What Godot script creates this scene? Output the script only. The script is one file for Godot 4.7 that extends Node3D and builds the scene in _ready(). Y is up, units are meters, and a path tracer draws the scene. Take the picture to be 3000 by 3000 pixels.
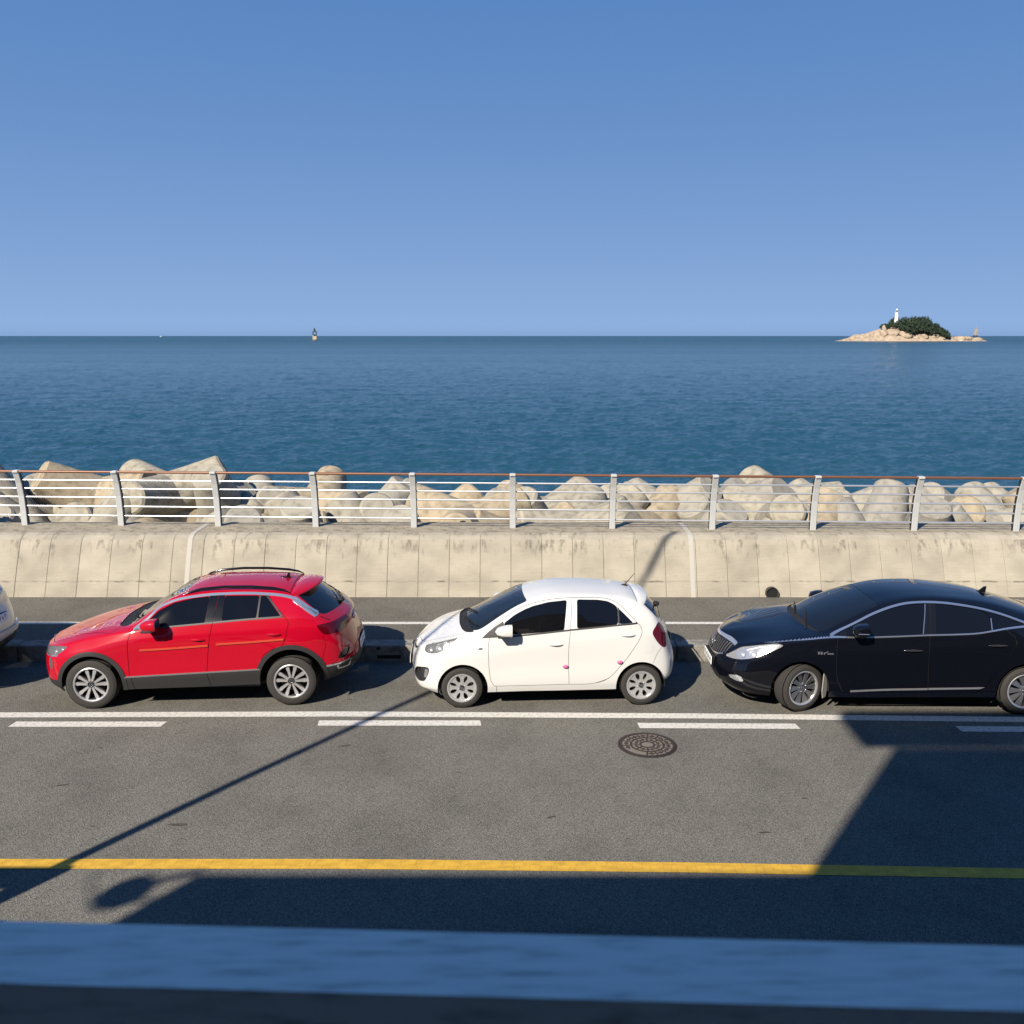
extends Node3D

var M := {}
var used := {}

# ---------------------------------------------------------------- helpers
func lin(r: float, g: float, b: float, a := 1.0) -> Color:
	var c := Color(r, g, b).linear_to_srgb()
	c.a = a
	return c

func mat(key: String, c: Color, rough := 0.6, metal := 0.0, coat := -1.0) -> StandardMaterial3D:
	var m := StandardMaterial3D.new()
	m.resource_name = key
	m.albedo_color = c
	m.roughness = rough
	m.metallic = metal
	if coat >= 0.0:
		m.clearcoat_enabled = true
		m.clearcoat = 1.0
		m.clearcoat_roughness = coat
	M[key] = m
	return m

func pane(key: String, c: Color, alpha: float) -> void:
	var m := mat(key, Color(c.r, c.g, c.b, alpha), 0.02)
	m.transparency = BaseMaterial3D.TRANSPARENCY_ALPHA

func numbered(called: String) -> String:
	used[called] = used.get(called, 0) + 1
	return called if used[called] == 1 else "%s_%03d" % [called, used[called] - 1]

func mesh_of(V: PackedVector3Array, N: PackedVector3Array) -> ArrayMesh:
	var m := ArrayMesh.new()
	if V.is_empty():
		return m
	var a := []
	a.resize(Mesh.ARRAY_MAX)
	a[Mesh.ARRAY_VERTEX] = V
	a[Mesh.ARRAY_NORMAL] = N
	m.add_surface_from_arrays(Mesh.PRIMITIVE_TRIANGLES, a)
	return m

func part(called: String, mesh: Mesh, material, parent: Node3D) -> MeshInstance3D:
	var o := MeshInstance3D.new()
	o.name = called
	o.mesh = mesh
	o.material_override = M[material] if material is String else material
	parent.add_child(o, true)
	return o

func tag(o: Node, label: String, category: String, group := "") -> Node:
	o.set_meta("label", label)
	o.set_meta("category", category)
	if group != "":
		o.set_meta("group", group)
	return o

func thing(called: String, label: String, category: String, at := Vector3.ZERO, group := "") -> Node3D:
	var o := Node3D.new()
	o.name = numbered(called)
	add_child(o)
	o.position = at
	tag(o, label, category, group)
	return o

func single(called: String, mesh: Mesh, material, label: String, category: String, at := Vector3.ZERO, group := "") -> MeshInstance3D:
	var o := part(numbered(called), mesh, material, self)
	o.position = at
	tag(o, label, category, group)
	return o

func setting(called: String, mesh: Mesh, material, parent: Node3D = self) -> MeshInstance3D:
	var o := part(called, mesh, material, parent)
	if parent == self:
		o.set_meta("kind", "structure")
	return o

# collects triangles; every add_ call takes a transform
class Shape:
	var v := PackedVector3Array()
	var n := PackedVector3Array()

	func tri(a: Vector3, b: Vector3, c: Vector3, na: Vector3, nb: Vector3, nc: Vector3) -> void:
		if (b - a).cross(c - a).dot(na + nb + nc) > 0:
			v.append_array(PackedVector3Array([a, c, b]))
			n.append_array(PackedVector3Array([na, nc, nb]))
		else:
			v.append_array(PackedVector3Array([a, b, c]))
			n.append_array(PackedVector3Array([na, nb, nc]))

	func flat(a: Vector3, b: Vector3, c: Vector3, out: Vector3) -> void:
		var m := (b - a).cross(c - a)
		if m.length() < 1e-10:
			return
		m = m.normalized()
		if m.dot(out) < 0:
			m = -m
		tri(a, b, c, m, m, m)

	func quad(a: Vector3, b: Vector3, c: Vector3, d: Vector3, out: Vector3) -> void:
		flat(a, b, c, out)
		flat(a, c, d, out)

	func box(at: Vector3, size: Vector3, bev := 0.0, turn := Basis()) -> Shape:
		var h := size / 2.0
		var b := minf(bev, minf(h.x, minf(h.y, h.z)) * 0.9)
		var P := func(sx, sy, sz, ax):   # the corner's point that lies on the face across axis ax
			var p := Vector3(sx * (h.x - b), sy * (h.y - b), sz * (h.z - b))
			p[ax] = [sx, sy, sz][ax] * h[ax]
			return at + turn * p
		var S := [-1, 1]
		for ax in 3:
			var u := (ax + 1) % 3
			var w := (ax + 2) % 3
			for s in S:
				var q := []
				for e in [[-1, -1], [1, -1], [1, 1], [-1, 1]]:
					var k := [0, 0, 0]
					k[ax] = s
					k[u] = e[0]
					k[w] = e[1]
					q.append(P.call(k[0], k[1], k[2], ax))
				var o := Vector3.ZERO
				o[ax] = s
				quad(q[0], q[1], q[2], q[3], turn * o)
			if b > 0.0:
				for s in S:
					for t in S:
						var q := []
						for e in S:
							var k := [0, 0, 0]
							k[ax] = e
							k[u] = s
							k[w] = t
							q.append([P.call(k[0], k[1], k[2], u), P.call(k[0], k[1], k[2], w)])
						var o := Vector3.ZERO
						o[u] = s
						o[w] = t
						quad(q[0][0], q[1][0], q[1][1], q[0][1], turn * o)
		if b > 0.0:
			for x in S:
				for y in S:
					for z in S:
						flat(P.call(x, y, z, 0), P.call(x, y, z, 1), P.call(x, y, z, 2), turn * Vector3(x, y, z))
		return self

	# profile: [radius, along] pairs turned round the z axis of t
	func lathe(profile: Array, t := Transform3D(), seg := 32, from := 0.0, to := TAU) -> Shape:
		for i in profile.size() - 1:
			var r0: float = profile[i][0]
			var r1: float = profile[i + 1][0]
			var z0: float = profile[i][1]
			var z1: float = profile[i + 1][1]
			var d := Vector2(r1 - r0, z1 - z0)
			if d.length() < 1e-7:
				continue
			var no := Vector2(d.y, -d.x).normalized()   # (radial, along), to the right of the way
			var n0 := no
			var n1 := no
			if i > 0:
				var e := Vector2(r0 - profile[i - 1][0], z0 - profile[i - 1][1])
				if e.length() > 1e-7:
					var f := Vector2(e.y, -e.x).normalized()
					if f.dot(no) > 0.8:
						n0 = (no + f).normalized()
			if i < profile.size() - 2:
				var e := Vector2(profile[i + 2][0] - r1, profile[i + 2][1] - z1)
				if e.length() > 1e-7:
					var f := Vector2(e.y, -e.x).normalized()
					if f.dot(no) > 0.8:
						n1 = (no + f).normalized()
			for k in seg:
				var a := from + (to - from) * k / seg
				var b := from + (to - from) * (k + 1) / seg
				var ca := Vector3(cos(a), sin(a), 0)
				var cb := Vector3(cos(b), sin(b), 0)
				var p := [ca * r0 + Vector3(0, 0, z0), cb * r0 + Vector3(0, 0, z0), cb * r1 + Vector3(0, 0, z1), ca * r1 + Vector3(0, 0, z1)]
				var q := [ca * n0.x + Vector3(0, 0, n0.y), cb * n0.x + Vector3(0, 0, n0.y), cb * n1.x + Vector3(0, 0, n1.y), ca * n1.x + Vector3(0, 0, n1.y)]
				for j in 4:
					p[j] = t * p[j]
					q[j] = t.basis * q[j]
				if r0 > 1e-6:
					tri(p[0], p[1], p[2], q[0], q[1], q[2])
				if r1 > 1e-6:
					tri(p[0], p[2], p[3], q[0], q[2], q[3])
		return self

	func tube(path: Array, r, seg := 8, caps := true) -> Shape:
		var rings := []
		var dirs := []
		var up := Vector3.UP
		for i in path.size():
			var d: Vector3 = ((path[mini(i + 1, path.size() - 1)] - path[maxi(i - 1, 0)]) as Vector3).normalized()
			dirs.append(d)
			if i == 0:
				up = Vector3.UP if absf(d.y) < 0.9 else Vector3.RIGHT
			var s := d.cross(up).normalized()
			up = s.cross(d).normalized()
			var ring := []
			var rad: float = r[i] if r is Array else r
			for k in seg:
				var a := TAU * k / seg
				var o := s * cos(a) + up * sin(a)
				ring.append([path[i] + o * rad, o])
			rings.append(ring)
		for i in path.size() - 1:
			for k in seg:
				var a: Array = rings[i][k]
				var b: Array = rings[i][(k + 1) % seg]
				var c: Array = rings[i + 1][(k + 1) % seg]
				var e: Array = rings[i + 1][k]
				tri(a[0], b[0], c[0], a[1], b[1], c[1])
				tri(a[0], c[0], e[0], a[1], c[1], e[1])
		if caps:
			for w in [[0, -1.0], [path.size() - 1, 1.0]]:
				var ring: Array = rings[w[0]]
				for k in seg:
					flat(path[w[0]], ring[k][0], ring[(k + 1) % seg][0], dirs[w[0]] * w[1])
		return self

	func ball(at: Vector3, r: Vector3, seg := 16, turn := Basis()) -> Shape:
		var rows := seg / 2
		for i in rows:
			for k in seg:
				var p := []
				var q := []
				for e in [[i, k], [i, k + 1], [i + 1, k + 1], [i + 1, k]]:
					var la: float = PI * e[0] / rows
					var lo: float = TAU * e[1] / seg
					var d := Vector3(sin(la) * cos(lo), cos(la), sin(la) * sin(lo))
					p.append(at + turn * (d * r))
					q.append((turn * (d / r)).normalized())
				if i > 0:
					tri(p[0], p[1], p[2], q[0], q[1], q[2])
				if i < rows - 1:
					tri(p[0], p[2], p[3], q[0], q[2], q[3])
				elif i == rows - 1:
					tri(p[0], p[1], p[2], q[0], q[1], q[2])
		return self

	# a flat outline in the xy plane of t, from z = 0 to depth
	func prism(poly: PackedVector2Array, depth: float, t := Transform3D(), back := true) -> Shape:
		var idx := Geometry2D.triangulate_polygon(poly)
		for k in range(0, idx.size(), 3):
			var q := []
			for j in 3:
				q.append(Vector3(poly[idx[k + j]].x, poly[idx[k + j]].y, 0))
			var d := Vector3(0, 0, depth)
			flat(t * (q[0] + d), t * (q[1] + d), t * (q[2] + d), t.basis * Vector3(0, 0, signf(depth)))
			if back:
				flat(t * q[0], t * q[1], t * q[2], t.basis * Vector3(0, 0, -signf(depth)))
		var cw := 1.0 if Geometry2D.is_polygon_clockwise(poly) else -1.0
		for k in poly.size():
			var a := poly[k]
			var b := poly[(k + 1) % poly.size()]
			var o := Vector2(-(b - a).y, (b - a).x) * cw
			quad(t * Vector3(a.x, a.y, 0), t * Vector3(b.x, b.y, 0), t * Vector3(b.x, b.y, depth), t * Vector3(a.x, a.y, depth), t.basis * Vector3(o.x, o.y, 0))
		return self

	# closed rings of points joined one to the next, smooth; ends closed
	func rings(list: Array, caps := true) -> Shape:
		var m: int = list[0].size()
		var nor := []
		for i in list.size():
			var row := []
			for k in m:
				var du: Vector3 = list[i][(k + 1) % m] - list[i][(k + m - 1) % m]
				var dv: Vector3 = list[mini(i + 1, list.size() - 1)][k] - list[maxi(i - 1, 0)][k]
				row.append(du.cross(dv).normalized())
			nor.append(row)
		var mid := Vector3.ZERO
		for p in list[list.size() / 2]:
			mid += p / m
		if nor[list.size() / 2][0].dot(list[list.size() / 2][0] - mid) < 0:
			for row in nor:
				for k in m:
					row[k] = -row[k]
		for i in list.size() - 1:
			for k in m:
				var j := (k + 1) % m
				tri(list[i][k], list[i][j], list[i + 1][j], nor[i][k], nor[i][j], nor[i + 1][j])
				tri(list[i][k], list[i + 1][j], list[i + 1][k], nor[i][k], nor[i + 1][j], nor[i + 1][k])
		if caps:
			for e in [0, list.size() - 1]:
				var c := Vector3.ZERO
				for p in list[e]:
					c += p / m
				var o: Vector3 = c - (list[1][0] + list[1][m / 2]) / 2.0 if e == 0 else c - (list[e - 1][0] + list[e - 1][m / 2]) / 2.0
				for k in m:
					flat(c, list[e][k], list[e][(k + 1) % m], o)
		return self

	func move(t: Transform3D) -> Shape:
		for i in v.size():
			v[i] = t * v[i]
			n[i] = (t.basis * n[i]).normalized()
		return self

	func mesh() -> ArrayMesh:
		var m := ArrayMesh.new()
		if v.is_empty():
			return m
		var a := []
		a.resize(Mesh.ARRAY_MAX)
		a[Mesh.ARRAY_VERTEX] = v
		a[Mesh.ARRAY_NORMAL] = n
		m.add_surface_from_arrays(Mesh.PRIMITIVE_TRIANGLES, a)
		return m

func shape() -> Shape:
	return Shape.new()

func frame_on(p: Vector3, nrm: Vector3, along := Vector3.RIGHT) -> Transform3D:
	# z out of the surface, x along
	var z := nrm.normalized()
	var x := (along - z * along.dot(z)).normalized()
	return Transform3D(Basis(x, z.cross(x), z), p)

func car_materials() -> void:
	mat("red", lin(0.3432, 0.0007, 0.0132), 0.42, 0.0, 0.03)
	mat("white", lin(0.53, 0.53, 0.52), 0.42, 0.0, 0.03)
	mat("black", lin(0.003, 0.0035, 0.006), 0.35, 0.0, 0.02)
	mat("silver", lin(0.36, 0.37, 0.40), 0.38, 0.55, 0.04)
	mat("plastic", lin(0.0145, 0.0145, 0.0158), 0.62)
	mat("dark", lin(0.0053, 0.0053, 0.0059), 0.75)
	mat("dark_gloss", lin(0.006, 0.006, 0.007), 0.12)
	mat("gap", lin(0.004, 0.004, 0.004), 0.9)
	mat("gap_soft", lin(0.05, 0.05, 0.05), 0.9)
	mat("rubber", lin(0.0198, 0.0198, 0.0211), 0.55)
	mat("tyre", lin(0.0238, 0.0218, 0.0198), 0.85)
	mat("alloy", lin(0.62, 0.62, 0.63), 0.28, 0.75)
	mat("grey_alloy", lin(0.066, 0.066, 0.0693), 0.4, 0.5)
	mat("gun_alloy", lin(0.17, 0.175, 0.19), 0.28, 0.7)
	mat("brake", lin(0.066, 0.0627, 0.0594), 0.5, 0.6)
	mat("chrome", lin(0.62, 0.62, 0.65), 0.16, 0.9)
	mat("chrome_satin", lin(0.60, 0.60, 0.62), 0.25, 0.8)
	mat("mirror", lin(0.85, 0.86, 0.88), 0.02, 1.0)
	mat("lamp_dark", lin(0.033, 0.033, 0.0363), 0.3, 0.3)
	mat("lamp_white", lin(0.11, 0.11, 0.115), 0.25, 0.5)
	mat("flap", lin(0.231, 0.2244, 0.2178), 0.6)
	mat("chrome_dark", lin(0.05, 0.05, 0.055), 0.08, 0.6)
	mat("lamp_bright", lin(0.62, 0.63, 0.66), 0.15, 0.85)
	mat("bulb", lin(0.75, 0.78, 0.82), 0.1, 0.2)
	mat("grille", lin(0.0066, 0.0066, 0.0073), 0.5)
	mat("tail", lin(0.0726, 0.0007, 0.0033), 0.10)
	mat("plate", lin(0.78, 0.80, 0.80), 0.5)
	mat("ink", lin(0.0066, 0.0079, 0.0132), 0.7)
	mat("seat", lin(0.0198, 0.0198, 0.0211), 0.8)
	mat("guard", lin(0.4092, 0.0396, 0.0132), 0.6)
	mat("pink", lin(0.462, 0.1056, 0.2508), 0.6)
	for k in ["red", "white", "black", "silver"]:
		M[k].metallic_specular = 0.15
	M["black"].metallic_specular = 0.05
	pane("lens", lin(0.9, 0.9, 0.9), 0.08)
	pane("tint", lin(0.004, 0.004, 0.005), 0.95)
	pane("screen_dark", lin(0.006, 0.007, 0.009), 0.9)
	pane("screen", lin(0.010, 0.014, 0.018), 0.6)

# ---------------------------------------------------------------- car bodies
# A body is lofted from rows of points: each row runs from the sill up the side, over the belt and the roof edge to the middle;
# the rows go from the middle of the nose along the side to the middle of the tail. Panels, panes and lamps are cut out of that skin.
func spline(pts: Array, sub: int, crease: Array, g0, g1) -> Array:
	var n := pts.size()
	var out := []
	for i in n - 1:
		var p1: Vector3 = pts[i]
		var p2: Vector3 = pts[i + 1]
		var p0: Vector3 = pts[i - 1] if i > 0 else (g0 if g0 != null else p1 * 2.0 - p2)
		var p3: Vector3 = pts[i + 2] if i + 2 < n else (g1 if g1 != null else p2 * 2.0 - p1)
		var d1 := maxf(p1.distance_to(p2), 1e-4)
		var d0 := maxf(p0.distance_to(p1), 1e-4)
		var d2 := maxf(p2.distance_to(p3), 1e-4)
		var s := (p2 - p1) / d1
		var t1 := ((p1 - p0) / d0 * d1 + s * d0) / (d0 + d1)
		var t2 := (s * d2 + (p3 - p2) / d2 * d1) / (d1 + d2)
		var c1: float = crease[i] if crease.size() else 0.0
		var c2: float = crease[i + 1] if crease.size() else 0.0
		t1 = t1.lerp(s, c1) * d1
		t2 = t2.lerp(s, c2) * d1
		for k in sub:
			var t := float(k) / sub
			var tt := t * t
			var ttt := tt * t
			out.append(p1 * (2 * ttt - 3 * tt + 1) + t1 * (ttt - 2 * tt + t) + p2 * (3 * tt - 2 * ttt) + t2 * (ttt - tt))
	out.append(pts[n - 1])
	return out

func flip(v: Vector3) -> Vector3:
	return Vector3(v.x, v.y, -v.z)

func loft(rows: Array, crease: Array, su: int, sv: int) -> Dictionary:
	var nk: int = rows[0].size()
	var lines := []
	for k in nk:
		var pts := []
		for r in rows:
			pts.append(Vector3(r[k][0], r[k][1], r[k][2]))
		lines.append(spline(pts, su, [], flip(pts[1]), flip(pts[pts.size() - 2])))
	var grid := []
	for i in lines[0].size():
		var sec := []
		for k in nk:
			sec.append(lines[k][i])
		grid.append(spline(sec, sv, crease, null, flip(sec[nk - 2])))
	var nor := []
	var nu := grid.size()
	var nv: int = grid[0].size()
	for i in nu:
		var row := []
		for j in nv:
			var a: Vector3 = grid[i - 1][j] if i > 0 else flip(grid[1][j])
			var b: Vector3 = grid[i + 1][j] if i < nu - 1 else flip(grid[nu - 2][j])
			var c: Vector3 = grid[i][j - 1] if j > 0 else grid[i][j]
			var d: Vector3 = grid[i][j + 1] if j < nv - 1 else flip(grid[i][nv - 2])
			var n := (b - a).cross(d - c)
			if n.length() < 1e-9:
				n = Vector3(-1 if i < nu / 2 else 1, 0.3, 0)
			n = n.normalized()
			row.append(n)
		nor.append(row)
	# the sign: half way along the side the normal must point outwards
	if nor[nu / 2][nv / 4].z < 0:
		for i in nu:
			for j in nv:
				nor[i][j] = -nor[i][j]
	var tris := []   # [a, b, c, na, nb, nc]
	for i in nu - 1:
		for j in nv - 1:
			var q := [grid[i][j], grid[i + 1][j], grid[i + 1][j + 1], grid[i][j + 1]]
			var m := [nor[i][j], nor[i + 1][j], nor[i + 1][j + 1], nor[i][j + 1]]
			for t in [[0, 1, 2], [0, 2, 3]]:
				if (q[t[1]] - q[t[0]]).cross(q[t[2]] - q[t[0]]).length() > 1e-8:
					tris.append([q[t[0]], q[t[1]], q[t[2]], m[t[0]], m[t[1]], m[t[2]]])
	return {"tris": tris}

func flat2(p: Vector3, pl: String) -> Vector2:
	match pl:
		"s", "S": return Vector2(p.x, p.y)
		"t": return Vector2(p.x, p.z)
	return Vector2(p.z, p.y)

func faces_way(n: Vector3, pl: String) -> bool:
	n = n.normalized()
	match pl:
		"s": return n.z > 0.14 and n.y < 0.87
		"S": return n.z > 0.10
		"t": return n.y > 0.25
		"f": return n.x < -0.30
	return n.x > 0.30

func rounded(poly: Array, times: int, closed := true) -> PackedVector2Array:
	var a := PackedVector2Array()
	for p in poly:
		a.append(Vector2(p[0], p[1]) if p is Array else p)
	for k in times:
		var b := PackedVector2Array()
		var n := a.size()
		if not closed:
			b.append(a[0])
		for i in (n if closed else n - 1):
			var p := a[i]
			var q := a[(i + 1) % n]
			b.append(p.lerp(q, 0.25))
			b.append(p.lerp(q, 0.75))
		if not closed:
			b.append(a[n - 1])
		a = b
	return a

func round_off(poly: Array, r: float) -> PackedVector2Array:
	# the outline with its corners rounded to about r
	var out := PackedVector2Array()
	var n := poly.size()
	for i in n:
		var p := Vector2(poly[i][0], poly[i][1])
		var a := Vector2(poly[(i + n - 1) % n][0], poly[(i + n - 1) % n][1])
		var b := Vector2(poly[(i + 1) % n][0], poly[(i + 1) % n][1])
		var da := minf(r, p.distance_to(a) * 0.45)
		var db := minf(r, p.distance_to(b) * 0.45)
		var q0 := p + (a - p).normalized() * da
		var q1 := p + (b - p).normalized() * db
		for k in 5:
			var t := k / 4.0
			out.append(q0.lerp(p, t).lerp(p.lerp(q1, t), t))
	return out

func curve2(pts: Array, sub := 5) -> Array:
	var v := []
	for p in pts:
		v.append(Vector3(p[0], p[1], 0))
	var out := []
	for p in spline(v, sub, [], null, null):
		out.append(Vector2(p.x, p.y))
	return out

func lift(q: Vector2, a: Vector2, b: Vector2, c: Vector2, t: Array) -> Array:
	var den := (b.y - c.y) * (a.x - c.x) + (c.x - b.x) * (a.y - c.y)
	if absf(den) < 1e-12:
		return [t[0], t[3]]
	var u := ((b.y - c.y) * (q.x - c.x) + (c.x - b.x) * (q.y - c.y)) / den
	var v := ((c.y - a.y) * (q.x - c.x) + (a.x - c.x) * (q.y - c.y)) / den
	var w := 1.0 - u - v
	return [t[0] * u + t[1] * v + t[2] * w, (t[3] * u + t[4] * v + t[5] * w).normalized()]

func cut(tris: Array, pl: String, poly: PackedVector2Array, inside: Array) -> Array:
	var lo := Vector2(1e9, 1e9)
	var hi := -lo
	for p in poly:
		lo = lo.min(p)
		hi = hi.max(p)
	var rest := []
	for t in tris:
		var a := flat2(t[0], pl)
		var b := flat2(t[1], pl)
		var c := flat2(t[2], pl)
		if maxf(maxf(a.x, b.x), c.x) < lo.x or minf(minf(a.x, b.x), c.x) > hi.x or maxf(maxf(a.y, b.y), c.y) < lo.y or minf(minf(a.y, b.y), c.y) > hi.y:
			rest.append(t)
			continue
		if not faces_way(t[3] + t[4] + t[5], pl) or absf((b - a).cross(c - a)) < 1e-9:
			rest.append(t)
			continue
		var tri := PackedVector2Array([a, b, c])
		var ins := Geometry2D.intersect_polygons(tri, poly)
		if ins.is_empty():
			rest.append(t)
			continue
		for side in 2:
			var polys := ins if side == 0 else Geometry2D.clip_polygons(tri, poly)
			var holed := false
			for g in polys:
				if Geometry2D.is_polygon_clockwise(g) and polys.size() > 1 and side == 1:
					holed = true
			if holed:
				rest.append(t)
				continue
			for g in polys:
				if g.size() < 3:
					continue
				var idx := Geometry2D.triangulate_polygon(g)
				for k in range(0, idx.size(), 3):
					var e0 := lift(g[idx[k]], a, b, c, t)
					var e1 := lift(g[idx[k + 1]], a, b, c, t)
					var e2 := lift(g[idx[k + 2]], a, b, c, t)
					var nt := [e0[0], e1[0], e2[0], e0[1], e1[1], e2[1]]
					if side == 0:
						inside.append(nt)
					else:
						rest.append(nt)
	return rest

func skin_mesh(tris: Array, off: float, mirror: int, skirt := false) -> ArrayMesh:
	# mirror: 0 as it is, 1 only the mirrored copy, 2 both
	var V := PackedVector3Array()
	var N := PackedVector3Array()
	var list := []
	var edges := {}
	for t in tris:
		list.append([t[0] + t[3] * off, t[1] + t[4] * off, t[2] + t[5] * off, t[3], t[4], t[5]])
		if skirt:
			for e in [[0, 1], [1, 2], [2, 0]]:
				var a := Vector3i((t[e[0]] * 4000.0).round())
				var b := Vector3i((t[e[1]] * 4000.0).round())
				if a == b:
					continue
				var key := [a, b] if str(a) < str(b) else [b, a]
				if edges.has(key):
					edges[key] = null
				else:
					edges[key] = [t[e[0]], t[e[1]], t[e[0] + 3], t[e[1] + 3]]
	for key in edges:
		var e = edges[key]
		if e == null:
			continue
		if absf(e[0].z) < 1e-4 and absf(e[1].z) < 1e-4 and mirror == 2:
			continue
		var depth := -0.008 if off <= 0.0 else 0.0
		var a: Vector3 = e[0] + e[2] * off
		var b: Vector3 = e[1] + e[3] * off
		var c: Vector3 = e[1] + e[3] * depth
		var d: Vector3 = e[0] + e[2] * depth
		var n := (b - a).cross(d - a).normalized()
		list.append([a, b, c, n, n, n])
		list.append([a, c, d, n, n, n])
	for m in 2:
		if (m == 0 and mirror == 1) or (m == 1 and mirror == 0):
			continue
		for t in list:
			var p := [t[0], t[1], t[2]]
			var q := [t[3], t[4], t[5]]
			if m == 1:
				p = [flip(p[0]), flip(p[1]), flip(p[2])]
				q = [flip(q[0]), flip(q[1]), flip(q[2])]
			var g: Vector3 = (p[1] - p[0]).cross(p[2] - p[0])
			if g.dot(q[0] + q[1] + q[2]) > 0:
				V.append_array(PackedVector3Array([p[0], p[2], p[1]]))
				N.append_array(PackedVector3Array([q[0], q[2], q[1]]))
			else:
				V.append_array(PackedVector3Array(p))
				N.append_array(PackedVector3Array(q))
	return mesh_of(V, N)

func touch(tris: Array, pl: String, a: float, b: float) -> Array:
	# where a line across the skin meets it: [point, normal]
	var q := Vector2(a, b)
	var best := []
	for t in tris:
		var x := flat2(t[0], pl)
		var y := flat2(t[1], pl)
		var z := flat2(t[2], pl)
		if not faces_way(t[3] + t[4] + t[5], pl):
			continue
		if Geometry2D.point_is_inside_triangle(q, x, y, z):
			var e := lift(q, x, y, z, t)
			var key: float = {"s": e[0].z, "t": e[0].y, "f": -e[0].x}.get(pl, e[0].x)
			if best.is_empty() or key > best[2]:
				best = [e[0], e[1], key]
	return best if best.size() else [Vector3(a, b, 0), Vector3.UP, 0.0]

func car_body(root: Node3D, d: Dictionary) -> Dictionary:
	# d.cuts: [name, plane, polygon, material, offset, flags]; flags: c = one piece over the middle, o = laid over the skin, h = hole, k = skirt, L = also a clear lens, >name = under that part
	var tris: Array = loft(d.rows, d.crease, d.get("su", 8), d.get("sv", 5)).tris
	var whole := tris.duplicate()
	var made := {}
	var later := []
	for c in d.cuts:
		var inside := []
		if c[5].get_slice(">", 0).contains("o"):     # laid over what is there
			cut(whole, c[1], c[2], inside)
		else:
			tris = cut(tris, c[1], c[2], inside)
		if c[5].contains("h") or inside.is_empty():
			continue
		later.append([c, inside])
	later.append([["body_shell", "", null, d.paint, 0.0, "c"], tris])
	later.sort_custom(func(x, y): return int(x[0][5].contains(">")) < int(y[0][5].contains(">")))
	for e in later:
		var c: Array = e[0]
		var fl: String = c[5]
		for side in ([2] if fl.contains("c") else [0, 1]):
			var own := fl.get_slice(">", 1) if fl.contains(">") else ""
			var up: Node3D = root
			if own != "":
				up = made.get(own + str(side), made.get(own + "2", root))
			var head := fl.get_slice(">", 0)
			var o := part(c[0], skin_mesh(e[1], c[4], side, head.contains("k")), c[3], up)
			if not made.has(c[0] + str(side)):
				made[c[0] + str(side)] = o
			if head.contains("L"):
				part("lens", skin_mesh(e[1], 0.001, side), "lens", o)
	var inner := []
	for e in later:
		if e[0][3] is String and e[0][3] in ["tint", "screen", "dark"] or e[0][5].get_slice(">", 0).contains("o"):
			continue
		for t in e[1]:
			var m: Vector3 = (t[0] + t[1] + t[2]) / 3.0
			if m.y > 0.62 and m.x > d.lining[0] and m.x < d.lining[1]:
				inner.append(t)
	part("cabin_lining", skin_mesh(inner, -0.022, 2), "seat", root)
	return {"skin": whole, "made": made}

func strip(pts: Array, half: float, smooth := 4) -> PackedVector2Array:
	var c := PackedVector2Array(curve2(pts, smooth) if smooth > 0 else rounded(pts, 0))
	var r := Geometry2D.offset_polyline(c, half, Geometry2D.JOIN_MITER, Geometry2D.END_BUTT)
	return r[0]

func disc(x: float, y: float, rx: float, ry := -1.0, n := 40) -> PackedVector2Array:
	var a := PackedVector2Array()
	for i in n:
		a.append(Vector2(x + cos(TAU * i / n) * rx, y + sin(TAU * i / n) * (ry if ry > 0 else rx)))
	return a

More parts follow.
